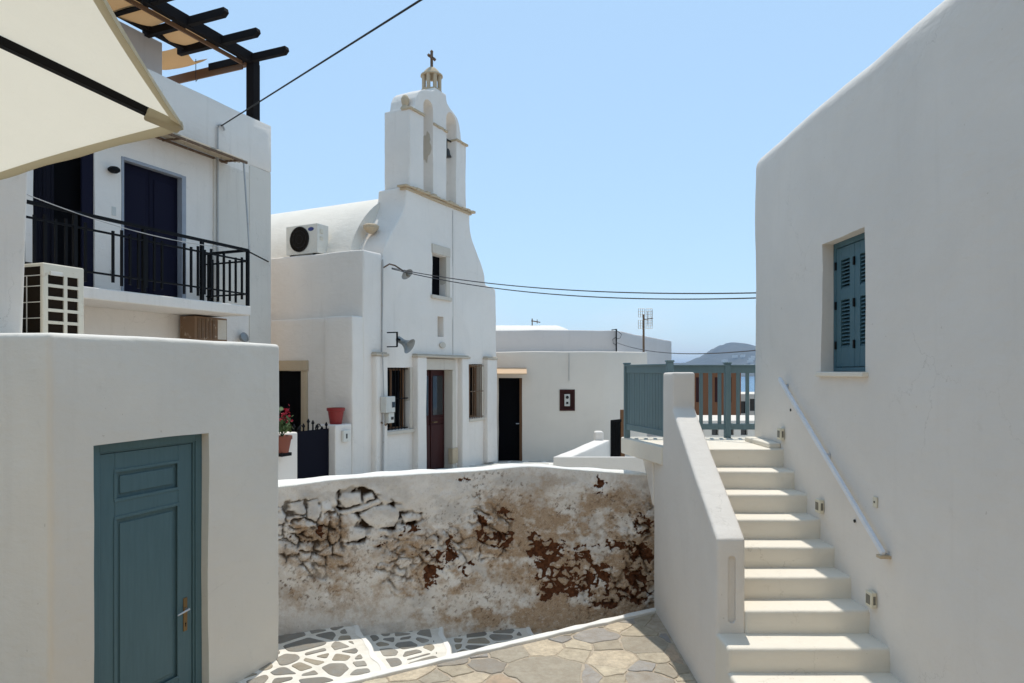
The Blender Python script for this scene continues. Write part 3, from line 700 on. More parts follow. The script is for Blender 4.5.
for o_ in ob.children:
    if o_.name.startswith('door'): o_.location.y += 0.040; o_.location.x += 0.047

# white pier that rises behind the outbuilding's parapet at the picture's left edge
pr = MB(); x_, y_ = -3.69, 5.2
MB_ = pr
pts = [(-3.675, 5.2), (-3.675 - 0.95, 6.1), (-6.5, 6.1), (-6.5, 5.2)]
lo = [pr.bm.verts.new((p[0] - (0.135 if i < 2 else 0), p[1], 0.3)) for i, p in enumerate(pts)]
hi = [pr.bm.verts.new((p[0] + (0.04 if i < 2 else 0), p[1], 5.6)) for i, p in enumerate(pts)]
pr.bm.faces.new(lo); pr.bm.faces.new(hi)
for i in range(4): pr.bm.faces.new((lo[i], lo[(i + 1) % 4], hi[(i + 1) % 4], hi[i]))
bmesh.ops.recalc_face_normals(pr.bm, faces=pr.bm.faces[:])
tag(pr.build('house_wall', 'lime_wash', bevel=0.03, seg=3), 'plain white house wall rising behind the outbuilding, left of the balcony', 'wall')

# air conditioner on the outbuilding roof: coil side left, louvred end right
ac = empty('air_conditioner', (-3.93, 5.72, zt), Ab, 'large cream air conditioner with louvred end standing on the outbuilding roof', 'air conditioner', 'air conditioners')
h_ = 0.665
bd = MB().box(0, 0.372, 0, 0.84, 0.04, h_)
def grille_cuts():
    out = []
    for i, (a_, c_) in enumerate(((0.045, 0.185), (0.215, 0.315))):
        for k in range(5):
            z0 = 0.075 + k * 0.104
            out.append(MB().box(a_, c_, -0.05, 0.018, z0, z0 + 0.078))
    return out
cut = grille_cuts(); cut.append(MB().box(-0.05, 0.012, 0.03, 0.78, 0.075, h_ - 0.03))
bd.build('casing', 'ac_cream', ac, bevel=0.014, seg=3, cuts=cut)
MB().box(0.045, 0.315, 0.014, 0.0175, 0.07, 0.60).build('coil', 'coil', ac)
MB().box(0.008, 0.0115, 0.03, 0.78, 0.075, h_ - 0.03).build('coil', 'coil', ac)
gr = MB()
for z in (0.20, 0.335, 0.47, 0.56): gr.tube([(0.002, 0.03, z), (0.002, 0.78, z)], 0.004, 6)
for y in (0.20, 0.40, 0.60): gr.tube([(0.003, y, 0.08), (0.003, y, 0.56)], 0.004, 6)
gr.build('wire_guard', 'ac_white', ac)
MB().box(0.06, 0.17, -0.012, 0.004, 0.565, 0.60).build('label_plate', 'ac_white', ac, bevel=0.004)
for x0 in (0.02, 0.29): MB().box(x0, x0 + 0.05, 0.0, 0.84, 0, 0.042).build('foot', 'black_iron', ac)

# ================================================================== BALCONY HOUSE
Ph = (-4.25, 12.0); Ah = math.atan2(0.921, 0.388)
zh = 0.62
hs = empty('balcony_house', (Ph[0], Ph[1], zh), Ah, 'two storey white house with dark doors opening onto an iron balcony', 'house')
def hz(z): return z + H - zh          # eye relative -> local
doorA = MB().box(-4.02, -3.24, -0.3, 0.22, hz(1.0), hz(3.02))
doorB = MB().box(-2.84, -1.845, -0.3, 0.16, hz(1.0), hz(2.94))
MB().box(-7.5, 0.0, 0, 6.0, -0.3, hz(3.55)).build('wall', 'lime_wash', hs, cuts=[doorA, doorB], bevel=0.012, lump=(0.25, 0.008), zone=((-7.5, -0.5, -1), (0.2, 0.5, 6)))
MB().box(-7.5, 0.02, -0.02, 0.22, hz(3.5), hz(4.33)).box(-0.23, 0.018, 0.22, 6, hz(3.5), hz(4.32)).build('roof_parapet', 'lime_wash', hs, bevel=0.025, seg=2, lump=(0.25, 0.014), zone=((-7.5, -0.5, -1), (0.2, 0.5, 6)))
MB().box(-1.27, -1.17, -0.035, 0.1, hz(0.9), hz(3.49)).box(-0.5, 0.006, -0.018, 0.1, -0.2, hz(3.49)).build('pilaster', 'aged_lime_wash', hs, bevel=0.01)
MB().box(-1.17, -0.5, -0.006, 0.05, hz(1.0), hz(3.36)).build('stained_panel', 'aged_lime_wash', hs)
MB().box(-4.95, -1.385, -0.90, 0.0, hz(0.855), hz(1.0)).build('balcony_slab', 'lime_wash', hs, bevel=0.02)
# doors
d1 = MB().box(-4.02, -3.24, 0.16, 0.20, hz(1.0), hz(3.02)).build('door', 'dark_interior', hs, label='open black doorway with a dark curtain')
cu_ = MB()
for k in range(9): cu_.tube([(-4.0 + k * 0.035, 0.12 + 0.015 * math.sin(k * 2), hz(1.02)), (-4.0 + k * 0.035, 0.12, hz(3.0))], 0.02, 6)
cu_.build('curtain', 'curtain', d1, smooth=True)
MB().box(-3.40, -3.242, 0.02, 0.05, hz(1.02), hz(3.01)).build('shutter', 'navy_wood', d1, bevel=0.005)
d2b = MB().box(-2.84, -1.845, 0.10, 0.14, hz(1.0), hz(2.94)); d2b.box(-2.345, -2.335, 0.09, 0.1, hz(1.0), hz(2.9))
d2 = d2b.build('door', 'navy_wood', hs, label='closed navy blue double door')
pn = MB()
for x0 in (-2.76, -2.27):
    for z0, z1 in ((1.12, 1.75), (1.85, 2.8)): pn.box(x0, x0 + 0.34, 0.086, 0.1, hz(z0), hz(z1))
pn.build('panel', 'navy_wood', d2, bevel=0.01)
MB().box(-2.86, -2.82, -0.012, 0.09, hz(1.0), hz(2.96)).box(-1.865, -1.79, -0.012, 0.09, hz(1.0), hz(2.96)).box(-2.82, -1.865, -0.012, 0.09, hz(2.92), hz(2.965)).build('door_frame', 'frame_grey', hs, bevel=0.005)
# railing
rl = MB(); zt_, yb = 1.845, -0.86
def rail(b_, a_, c_):
    a_ = Vector(a_); c_ = Vector(c_)
    for z, s_ in ((zt_, 0.036), (zt_ - 0.165, 0.022), (1.18, 0.022)):
        b_.bar(a_ + Vector((0, 0, hz(z))), c_ + Vector((0, 0, hz(z))), s_ * 1.3, s_)
    ln = (c_ - a_).length; nn = int(ln / 0.115)
    for k in range(1, nn):
        p = a_.lerp(c_, k / nn)
        if k % 9 in (0, 1): continue
        lo_, hi_ = (1.09, 1.72) if k % 2 else (1.06, 1.75)
        b_.bar(p + Vector((0, 0, hz(lo_))), p + Vector((0, 0, hz(hi_))), 0.026, 0.026)
rail(rl, (-4.9, yb, 0), (-1.42, yb, 0)); rail(rl, (-1.42, yb, 0), (-1.42, -0.03, 0))
for x, y in ((-1.42, yb), (-2.28, yb), (-3.2, yb), (-4.1, yb), (-4.9, yb), (-1.42, -0.08)):
    rl.bar((x, y, hz(0.99)), (x, y, hz(zt_)), 0.042, 0.042)
rl.build('balcony_railing', 'black_iron', hs)
# reed canopy above the balcony
cz = 3.42
cp = MB()
for k in range(16):
    y = -0.03 - k * 0.025
    z = hz(cz) + 0.012 * math.sin(k * 1.9) - 0.05 * k / 15
    cp.tube([(-3.6 + 0.1 * math.sin(k), y, z), (-2.2, y + 0.006 * math.sin(k * 3), z + 0.006), (-1.02 + 0.05 * math.sin(k * 2.2), y - 0.01, z)], 0.0125, 6)
can = cp.build('canopy', 'reed', hs)
MB().bar((-3.6, -0.42, hz(3.345)), (-0.98, -0.42, hz(3.345)), 0.03, 0.03).bar((-3.6, -0.02, hz(3.39)), (-1.0, -0.02, hz(3.39)), 0.03, 0.03).bar((-2.2, -0.40, hz(3.36)), (-2.2, 0.0, hz(3.38)), 0.025, 0.025).bar((-1.1, -0.40, hz(3.36)), (-1.1, 0.0, hz(3.38)), 0.025, 0.025).build('canopy_frame', 'rusty_steel', can)
MB().tube([(-1.04, -0.41, hz(3.34)), (-1.36, -0.84, hz(1.85))], 0.014, 8).build('canopy_prop', 'pipe_grey', hs)
# conduit with its curl at the top, wall lamps, sockets
cpts = [(-1.225, -0.055, hz(1.0)), (-1.225, -0.055, hz(3.86))] + [(-1.225 + 0.07 * (1 - math.cos(a_)), -0.055, hz(3.86) + 0.09 * math.sin(a_)) for a_ in np.linspace(0.3, 2.9, 9)]
MB().tube(cpts, 0.014, 8).build('conduit', 'pipe_grey', hs, smooth=True)
bl = MB().lathe([(0.01, 0), (0.05, 0.01), (0.06, 0.05), (0.05, 0.10), (0.015, 0.12)], (-3.02, -0.02, hz(2.72)), 14, Matrix.Rotation(R(90), 3, 'X'), (1.25, 0.8, 1))
tag(bl.build('wall_lamp', 'black_iron', smooth=True), 'small black bulkhead lamp on the wall between the two balcony doors', 'lamp').parent = None
wl = bpy.data.objects['wall_lamp']; wl.location = (Ph[0], Ph[1], zh); wl.rotation_euler = (0, 0, Ah)
bl = MB().lathe([(0.03, 0), (0.05, 0.02), (0.075, 0.06), (0.085, 0.10), (0.02, 0.13)], (-0.72, -0.03, hz(0.545)), 14, Matrix.Rotation(R(70), 3, 'X'))
o = bl.build('wall_lamp', 'horn_grey', smooth=True); o.location = (Ph[0], Ph[1], zh); o.rotation_euler = (0, 0, Ah)
tag(o, 'grey round wall lamp below the corner of the balcony slab', 'lamp')
MB().box(-3.02, -2.95, -0.012, 0.002, hz(1.28), hz(1.38)).build('socket', 'box_grey', hs, bevel=0.003)
MB().box(-3.0, -2.94, -0.01, 0.002, hz(2.12), hz(2.24)).build('socket', 'box_grey', hs, bevel=0.003)
# rusted unit hung below the balcony
ac2 = empty('air_conditioner', (Ph[0], Ph[1], zh), Ah, 'rusty old air conditioner under the balcony slab', 'air conditioner', 'air conditioners')
ac2.location = Vector((Ph[0], Ph[1], H + 0.47)) + Matrix.Rotation(Ah, 3, 'Z') @ Vector((-1.95, -0.36, 0))
MB().box(0, 0.62, 0, 0.30, 0, 0.36).build('casing', 'ac_rust', ac2, bevel=0.01)
g2 = MB()
for k in range(5): g2.box(0.05 + k * 0.07, 0.09 + k * 0.07, -0.008, 0.004, 0.03, 0.33)
g2.build('grille', 'rusty_steel', ac2)
MB().box(0.43, 0.60, -0.006, 0.004, 0.03, 0.33).build('side_panel', 'pale_stone', ac2)
for x0 in (0.05, 0.57): MB().bar((x0, 0.0, -0.015), (x0, 0.36, -0.015), 0.04, 0.03).build('bracket', 'black_iron', ac2)
# roof: stair head and pergola
st_ = MB().box(-6.8, -1.40, 0.95, 3.4, hz(3.5), hz(5.34)).build('stair_head', 'grey_parapet', hs, bevel=0.015)
pg = empty('pergola', (Ph[0], Ph[1], H + 3.5), Ah, 'dark timber pergola with tan shade cloths on the house roof', 'pergola')
def g(z): return z - 3.5
MB().bar((-0.30, 0.10, g(4.2)), (-0.30, 0.10, g(5.30)), 0.16, 0.16).build('post', 'black_timber', pg, bevel=0.006)
MB().bar((-0.22, 0.08, g(5.37)), (-6.6, 0.08, g(5.37)), 0.10, 0.17).build('front_beam', 'black_timber', pg, bevel=0.006)
MB().bar((-0.36, 0.16, g(5.32)), (-0.36, 2.1, g(5.30)), 0.09, 0.12).build('side_beam', 'brown_timber', pg, bevel=0.006)
MB().bar((-0.98, 0.86, g(5.42)), (-6.6, 0.86, g(5.42)), 0.10, 0.15).build('back_beam', 'black_timber', pg, bevel=0.006)
MB().bar((-0.36, 2.05, g(3.8)), (-0.36, 2.05, g(5.25)), 0.05, 0.05).build('brace', 'black_timber', pg)
MB().bar((-0.50, 0.16, g(5.255)), (-6.4, 0.16, g(5.255)), 0.03, 0.06).bar((-0.42, 0.22, g(5.215)), (-0.42, 2.0, g(5.21)), 0.03, 0.05).build('batten', 'brown_timber', pg)
for k in range(9):
    x = -0.38 - k * 0.655
    ra = MB().prism([(-0.72, g(5.355)), (-0.70, g(5.42)), (1.0, g(5.42)), (1.0, g(5.30)), (-0.66, g(5.30))], 'x', x - 0.045, x + 0.045)
    ra.build('rafter', 'black_timber', pg, bevel=0.005)
def cloth(name, x0, x1, y0, y1, z, dip, parent, mat):
    c_ = MB(); nx_, ny_ = 14, 8; gr_ = []
    for j in range(ny_ + 1):
        row = []
        for i in range(nx_ + 1):
            u_, v_ = i / nx_, j / ny_
            row.append(c_.bm.verts.new((x0 + (x1 - x0) * u_, y0 + (y1 - y0) * v_, z - dip * 4 * u_ * (1 - u_) + 0.012 * math.sin(u_ * 9 + v_ * 5))))
        gr_.append(row)
    for j in range(ny_):
        for i in range(nx_): c_.bm.faces.new((gr_[j][i], gr_[j][i + 1], gr_[j + 1][i + 1], gr_[j + 1][i]))
    return c_.build(name, mat, parent, smooth=True)
cloth('shade_cloth', -1.03, -1.62, 0.16, 0.84, g(5.45), 0.10, pg, 'shade_cloth')
cloth('shade_cloth', -1.70, -2.9, 0.16, 0.84, g(5.45), 0.14, pg, 'shade_cloth')
cloth('shade_cloth', -3.0, -4.3, 0.16, 0.84, g(5.45), 0.14, pg, 'shade_cloth')
cloth('shade_cloth', -0.48, -1.0, 0.95, 1.75, g(5.47), 0.16, pg, 'shade_cloth')
MB().tube([(-0.6, 1.1, g(5.44)), (-0.6, 1.1, g(5.12)), (-0.58, 1.12, g(5.06)), (-0.55, 1.1, g(5.12))], 0.006, 6).build('cord', 'cable_black', pg)

# ================================================================== CHURCH
Pc = (-1.53, 14.1); Ac = math.atan2(0.890, 0.456)
zc = 0.70
ch = empty('church', (Pc[0], Pc[1], zc), Ac, 'whitewashed church with a stepped bell gable, cross and dark red door', 'church')
def cz_(z): return z + H - zc
half = [(2.62, -2.2), (2.50, 1.95), (2.42, 1.99), (2.02, 2.04), (1.97, 2.10), (1.955, 2.25), (1.90, 2.38), (1.80, 2.53), (1.655, 2.71), (1.53, 2.86), (1.42, 3.0), (1.345, 3.15), (1.30, 3.32), (1.29, 3.56)]
outl = half + [(max(-2.37, 0.18 - s_), z) for s_, z in half[::-1] if not (s_ > 2.5 and z > 0)]
outl = [(s_, cz_(z)) for s_, z in outl]
def bx(s0, s1, d0, d1, z0, z1): return MB().box(s0, s1, d0, d1, cz_(z0), cz_(z1))
cuts = [bx(-0.20, 0.30, -0.3, 0.9, 1.58, 2.43), bx(0.0, 0.22, -0.3, 0.14, 0.73, 1.16),
        bx(-1.78, -0.98, -0.3, 0.9, -1.10, 0.09), bx(-0.56, 0.60, -0.3, 0.9, -2.1, 0.04), bx(1.22, 1.88, -0.3, 0.9, -1.04, 0.17)]
MB().prism(outl, 'y', 0.0, 0.66).build('facade', 'lime_wash', ch, bevel=0.03, seg=3, cuts=cuts, lump=(0.2, 0.022))
# pilasters with stone capitals
for s0, s1 in ((-2.15, -1.83), (-0.89, -0.585), (0.78, 1.06), (1.90, 2.36)):
    bx(s0, s1, -0.12, 0.03, -2.1, 0.29).build('pilaster', 'lime_wash', ch, bevel=0.02, lump=(0.15, 0.01))
lg = MB()
for s0, s1 in ((-2.22, -1.77), (-0.96, 1.13), (1.84, 2.40)):
    lg.box(s0 + 0.04, s1 - 0.04, -0.145, 0.01, cz_(0.29), cz_(0.335)).box(s0 + 0.06, s1 - 0.06, -0.11, 0.01, cz_(0.335), cz_(0.36))
lg.build('cornice', 'ledge_stone', ch, bevel=0.012)
bx(-0.57, 0.62, -0.05, 0.02, 0.045, 0.27).build('lintel', 'pale_stone', ch, bevel=0.01)
MB().box(0.50, 0.64, -0.045, 0.17, cz_(-2.1), cz_(0.04)).build('door_jamb', 'pale_stone', ch, bevel=0.008)
MB().box(0.46, 0.68, -0.075, 0.05, cz_(-1.95), cz_(-1.62)).build('jamb_base', 'worn_stone', ch, bevel=0.02)
# door
db = MB().box(-0.56, 0.50, 0.17, 0.23, cz_(-2.1), cz_(0.04)); dd = db.build('door', 'oxblood_wood', ch, bevel=0.004)
pn = MB()
for s0, s1 in ((-0.52, -0.07), (0.01, 0.46)):
    pn.box(s0, s1, 0.145, 0.172, cz_(-2.0), cz_(-1.1)); pn.box(s0, s1, 0.155, 0.172, cz_(-0.98), cz_(-0.94))
pn.box(-0.055, -0.005, 0.132, 0.172, cz_(-2.05), cz_(0.03)); pn.build('panel', 'oxblood_wood', dd, bevel=0.012)
MB().box(-0.48, -0.12, 0.155, 0.169, cz_(-0.90), cz_(-0.08)).box(0.05, 0.42, 0.155, 0.169, cz_(-0.90), cz_(-0.08)).build('door_glass', 'glass_dark', dd)
MB().tube([(-0.02, 0.135, cz_(-1.04)), (-0.02, 0.09, cz_(-1.04)), (0.10, 0.085, cz_(-1.04))], 0.012, 8).build('handle', 'brass', dd)
def barred(s0, s1, z0, z1, nb, proud, mat='black_iron'):
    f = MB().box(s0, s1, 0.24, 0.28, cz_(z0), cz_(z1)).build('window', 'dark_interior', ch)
    fm = MB()
    for a_, c_ in ((s0, s0 + 0.05), (s1 - 0.05, s1)): fm.box(a_, c_, 0.14, 0.20, cz_(z0), cz_(z1))
    fm.box(s0 + 0.05, s1 - 0.05, 0.14, 0.20, cz_(z1 - 0.06), cz_(z1)).box(s0 + 0.05, s1 - 0.05, 0.14, 0.20, cz_(z0), cz_(z0 + 0.05)).box((s0 + s1) / 2 - 0.025, (s0 + s1) / 2 + 0.025, 0.145, 0.195, cz_(z0 + .05), cz_(z1 - .06))
    fm.build('window_frame', 'brown_timber', f)
    br = MB()
    for k in range(1, nb): br.tube([(s0 + (s1 - s0) * k / nb, proud, cz_(z0)), (s0 + (s1 - s0) * k / nb, proud, cz_(z1))], 0.009, 6)
    for z in (z0 + 0.03, (z0 + z1) / 2, z1 - 0.03): br.tube([(s0, proud, cz_(z)), (s1, proud, cz_(z))], 0.011, 6)
    br.build('window_bars', mat, f)
    MB().box(s1 - 0.004, s1 + 0.08, -0.012, 0.20, cz_(z0), cz_(z1)).build('jamb', 'pale_stone', f)
    MB().box(s0 - 0.02, s1 + 0.10, -0.05, 0.1, cz_(z0 - 0.07), cz_(z0 - 0.002)).build('sill', 'pale_stone', f, bevel=0.008)
barred(-1.78, -0.98, -1.10, 0.09, 8, 0.05); barred(1.22, 1.82, -1.04, 0.17, 6, -0.05, 'rusty_steel')
# belfry window with stone surround
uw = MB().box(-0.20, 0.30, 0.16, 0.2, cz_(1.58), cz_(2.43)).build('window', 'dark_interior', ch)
MB().box(-0.22, 0.46, -0.02, 0.1, cz_(2.43), cz_(2.62)).box(0.302, 0.45, -0.016, 0.15, cz_(1.58), cz_(2.43)).build('surround', 'pale_stone', uw, bevel=0.01)
MB().box(-0.25, 0.48, -0.05, 0.2, cz_(1.50), cz_(1.577)).build('sill', 'pale_stone', uw, bevel=0.01)
MB().lathe([(0.01, 0), (0.09, 0), (0.09, 0.03), (0.01, 0.035)], (0.16, 0.004, cz_(0.56)), 16, Matrix.Rotation(R(90), 3, 'X'), (1.2, 0.7, 1)).build('plaque', 'pale_stone', ch)
# cornice below the belfry
bc = MB()
for k in range(22):
    s0 = -1.22 + k * 0.1205
    j = random.uniform(-0.012, 0.012)
    bc.box(s0, s0 + 0.118 + j * 0.2, -0.08 + j, 0.14 + j, cz_(3.55 + j * 0.8), cz_(3.605 + random.uniform(-0.03, 0.018)))
bc.build('cornice', 'worn_stone', ch, bevel=0.014)
MB().box(-1.15, 1.32, -0.035, 0.12, cz_(3.50), cz_(3.548)).build('cornice', 'worn_stone', ch, bevel=0.01)
# belfry: three piers, two arches, scrolled top
arch = []
for c_, r_, sp in ((-0.35, 0.17, 5.05), (0.51, 0.20, 5.05)):
    p = [(c_ - r_, 3.5)] + [(c_ - r_ * math.cos(a_), sp + 0.28 + r_ * math.sin(a_)) for a_ in np.linspace(0, math.pi, 13)] + [(c_ + r_, 3.5)]
    arch.append(MB().prism([(q[0], cz_(q[1])) for q in p], 'y', -0.3, 1.2))
topR = [(1.14, 3.60), (1.14, 5.03), (0.93, 5.06), (0.90, 5.22), (0.85, 5.38), (0.76, 5.50), (0.62, 5.57), (0.47, 5.61), (0.36, 5.67), (0.33, 5.73), (0.32, 5.84)]
topL = [(-0.10, 5.84), (-0.12, 5.78), (-0.2, 5.73), (-0.32, 5.70), (-0.46, 5.67), (-0.6, 5.61), (-0.70, 5.53), (-0.77, 5.40), (-0.80, 5.25), (-0.84, 5.17), (-0.98, 5.14), (-0.98, 3.60)]
MB().prism([(s_, cz_(z)) for s_, z in topR + topL], 'y', 0.0, 0.62).build('bell_gable', 'lime_wash', ch, bevel=0.02, seg=2, cuts=arch, lump=(0.14, 0.018))
cap = MB()
for s0, s1 in ((-1.02, -0.49), (-0.20, 0.34), (0.69, 1.18)):
    
    n_c = 4
    for q in range(n_c):
        j = random.uniform(-0.012, 0.012); a_ = s0 + 0.02 + (s1 - s0 - 0.02) * q / n_c
        up = 0.11 if s0 < -0.5 else (0.05 if s0 < 0.3 else 0.0); cap.box(a_, a_ + (s1 - s0 - 0.02) / n_c - 0.003, -0.035 + j, 0.2 + (0.4 if s0 > -0.5 else 0), cz_(4.99 + up + j * 0.5), cz_(5.04 + up + j))
    if s0 < 0: cap.box(s1 - 0.06, s1 + 0.004, 0.21, 0.6, cz_(4.985), cz_(5.03))
cap.build('capital', 'worn_stone', ch, bevel=0.012)
MB().lathe([(0.10, 0), (0.09, 0.05), (0.055, 0.09), (0.075, 0.16), (0.085, 0.22), (0.05, 0.29), (0.01, 0.31)], (-0.86, 0.2, cz_(5.14)), 14).build('finial', 'worn_stone', ch, smooth=True)
rsb = random.Random(4)
MB().prism([(0.17 + (0.11 + rsb.uniform(-.05, .05)) * math.cos(a_), cz_(4.62) + (0.30 + rsb.uniform(-.1, .06)) * math.sin(a_)) for a_ in np.linspace(0, 2 * math.pi, 23)[:-1]], 'x', -0.20, -0.172).build('bare_stone', 'ledge_stone', ch)
# lantern with cross
ln = MB(); lc = (0.13, 0.24)
ln.lathe([(0.24, 0), (0.24, 0.05), (0.22, 0.06), (0.22, 0.09)], (*lc, cz_(5.81)), 8).build('lantern_base', 'worn_stone', ch)
for k in range(8):
    a_ = k * math.pi / 4 + 0.2
    MB().tube([(lc[0] + 0.175 * math.cos(a_), lc[1] + 0.175 * math.sin(a_), cz_(5.89)), (lc[0] + 0.175 * math.cos(a_), lc[1] + 0.175 * math.sin(a_), cz_(6.21))], 0.042, 8).build('lantern_column', 'worn_stone', ch)
MB().lathe([(0.235, 0), (0.23, 0.03), (0.19, 0.05), (0.15, 0.11), (0.09, 0.17), (0.03, 0.20)], (*lc, cz_(6.19)), 16).build('lantern_roof', 'worn_stone', ch)
cr = MB()
cr.bar((*lc, cz_(6.37)), (*lc, cz_(6.72)), 0.042, 0.042).bar((lc[0] - 0.115, lc[1], cz_(6.60)), (lc[0] + 0.115, lc[1], cz_(6.60)), 0.042, 0.042)
for p in ((lc[0] - 0.11, lc[1], cz_(6.60)), (lc[0] + 0.11, lc[1], cz_(6.60)), (lc[0], lc[1], cz_(6.72))): cr.lathe([(0.01, -0.035), (0.036, 0), (0.01, 0.035)], p, 8)
cr.build('cross', 'rusty_steel', ch)
# bell in the right hand arch
be = MB().lathe([(0.012, 0.18), (0.04, 0.17), (0.06, 0.13), (0.07, 0.06), (0.10, 0.0), (0.09, -0.005)], (0.57, 0.14, cz_(4.62)), 18)
be.tube([(0.56, 0.14, cz_(4.79)), (0.56, 0.14, cz_(4.98))], 0.014, 8).tube([(0.30, 0.14, cz_(4.99)), (0.72, 0.14, cz_(4.99))], 0.02, 8)
be.build('bell', 'bronze_bell', ch, smooth=True)
# nave with barrel vault
pv = [(1.95, -2.2), (1.95, 1.5)] + [(2.14 * math.cos(a_) - 0.02, 1.50 + 2.14 * math.sin(a_)) for a_ in np.linspace(0.06, math.pi - 0.06, 40)] + [(-2.03, 1.5), (-2.03, -2.2)]
MB().prism([(s_, cz_(z)) for s_, z in pv], 'y', 0.60, 10).build('nave', 'roof_lime', ch, smooth=True)
# side annex: upper block and projecting lower block
MB().box(-2.385, -1.86, -0.012, 4.2, cz_(-2.2), cz_(2.16)).build('annex', 'lime_wash', ch, bevel=0.03, lump=(0.2, 0.02))
dcut = MB().box(-2.9, -2.40, 1.235, 2.05, cz_(-1.75), cz_(0.02))
MB().box(-2.665, -2.36, -0.006, 0.62, cz_(-2.2), cz_(0.97)).box(-2.58, -2.36, 0.62, 4.6, cz_(-2.2), cz_(0.96)).build('annex_lower', 'lime_wash', ch, bevel=0.025, cuts=[dcut], lump=(0.2, 0.018))
MB().box(-2.61, -2.40, 1.09, 1.235, cz_(-1.75), cz_(0.018)).box(-2.625, -2.40, 1.07, 2.25, cz_(0.021), cz_(0.21)).build('door_surround', 'worn_stone', ch, bevel=0.012)
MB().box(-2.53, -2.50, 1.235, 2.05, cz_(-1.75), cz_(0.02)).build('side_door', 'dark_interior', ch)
MB().tube([(-1.88, -0.02, cz_(-1.95)), (-1.88, -0.015, cz_(0.3)), (-1.86, -0.02, cz_(1.2)), (-1.85, -0.02, cz_(2.05))], 0.016, 6).build('drain_pipe', 'pipe_grey', ch)
MB().tube([(0.56, -0.012, cz_(3.45)), (0.57, -0.01, cz_(1.6)), (0.57, -0.01, cz_(0.37))], 0.006, 5).build('cable', 'pipe_grey', ch)
MB().lathe([(0.05, -0.09), (0.10, -0.05), (0.145, 0.0), (0.15, 0.05), (0.11, 0.075), (0.03, 0.08)], (-1.66, 0.40, cz_(2.69)), 12).build('water_spout', 'worn_stone', ch)

def on_church(name, label, cat, group=None): return empty(name, (Pc[0], Pc[1], zc), Ac, label, cat, group)
def place(o, s_, d_, z):
    o.location = Vector((Pc[0], Pc[1], 0)) + Matrix.Rotation(Ac, 3, 'Z') @ Vector((s_, d_, 0)) + Vector((0, 0, H + z))
# roof air conditioner (fan towards us)
a3 = on_church('air_conditioner', 'white air conditioner with black round fan on the flat roof beside the church', 'air conditioner', 'air conditioners'); place(a3, -2.25, 1.17, 2.16)
MB().box(0, 0.30, 0, 0.79, 0.05, 0.60).build('casing', 'ac_white', a3, bevel=0.015)
MB().lathe([(0.02, 0), (0.235, 0), (0.235, 0.012), (0.02, 0.014)], (0.002, 0.44, 0.33), 28, Matrix.Rotation(R(-90), 3, 'Y')).build('fan_opening', 'coil', a3)
fg = MB()
for k in range(9):
    y = 0.44 - 0.2 + k * 0.05; hh = math.sqrt(max(0, 0.235 ** 2 - (y - 0.44) ** 2))
    fg.tube([(-0.016, y, 0.33 - hh), (-0.016, y, 0.33 + hh)], 0.005, 5)
for r_ in (0.08, 0.16, 0.235): fg.tube([(-0.016, 0.44 + r_ * math.cos(q), 0.33 + r_ * math.sin(q)) for q in np.linspace(0, 2 * math.pi, 25)], 0.004, 5)
fg.build('fan_guard', 'cable_black', a3)
MB().lathe([(0.01, 0), (0.06, 0), (0.06, 0.004), (0.01, 0.005)], (0.0, 0.16, 0.50), 20, Matrix.Rotation(R(-90), 3, 'Y'), (0.6, 1.2, 1)).build('emblem', 'logo_blue', a3)
for y0 in (0.08, 0.65): MB().box(0.02, 0.28, y0, y0 + 0.06, 0, 0.052).build('foot', 'black_iron', a3)
for z0, z1 in ((0.42, 0.50), (0.30, 0.36)): MB().box(0.06, 0.14, -0.012, 0.004, z0, z1).build('valve_cover', 'ac_cream', a3)
# horn loudspeaker
hn = on_church('loudspeaker', 'grey horn loudspeaker on a bracket above the church window', 'loudspeaker'); place(hn, -1.72, -0.17, 0.40)
rot = Vector((0.10, -0.86, -0.50)).to_track_quat('Z', 'Y').to_matrix()
prf = [(0.05, -0.14), (0.065, -0.12), (0.065, -0.02), (0.06, 0.0), (0.065, 0.05), (0.085, 0.11), (0.12, 0.17), (0.165, 0.22), (0.175, 0.23), (0.165, 0.225), (0.11, 0.16), (0.05, 0.06), (0.02, 0.05)]
MB().lathe([(a_ * 0.86, c_ * 0.80) for a_, c_ in prf], (0.06, -0.14, 0.16), 24, rot).build('horn', 'horn_grey', hn, smooth=True)
MB().bar((-0.06, 0.1, 0.32), (-0.06, -0.12, 0.32), 0.03, 0.02).bar((-0.06, -0.12, 0.06), (-0.06, -0.12, 0.33), 0.03, 0.02).bar((-0.06, 0.1, 0.06), (-0.06, -0.12, 0.06), 0.03, 0.02).bar((-0.06, -0.12, 0.20), (0.08, -0.13, 0.17), 0.04, 0.03).build('bracket', 'black_iron', hn)
# flood lamp on an arm
fl = on_church('street_lamp', 'small dish lamp on a bent arm where cables meet the church front', 'lamp'); place(fl, -1.80, -0.02, 1.86)
MB().tube([(0, 0.02, 0.05), (0.02, -0.10, 0.11), (0.05, -0.2, 0.08), (0.11, -0.34, -0.02)], 0.014, 8).build('arm', 'rusty_steel', fl, smooth=True)
rot = Vector((-0.05, -0.72, -0.70)).to_track_quat('Z', 'Y').to_matrix()
MB().lathe([(0.03, -0.05), (0.045, -0.02), (0.09, 0.025), (0.12, 0.05), (0.113, 0.046), (0.04, 0.0)], (0.13, -0.38, -0.05), 20, rot).build('shade', 'horn_grey', fl, smooth=True)
MB().lathe([(0.012, 0.0), (0.035, 0.03), (0.035, 0.06), (0.012, 0.09)], (0.13, -0.40, -0.06), 12, rot).build('bulb', 'lamp_glass', fl, smooth=True)
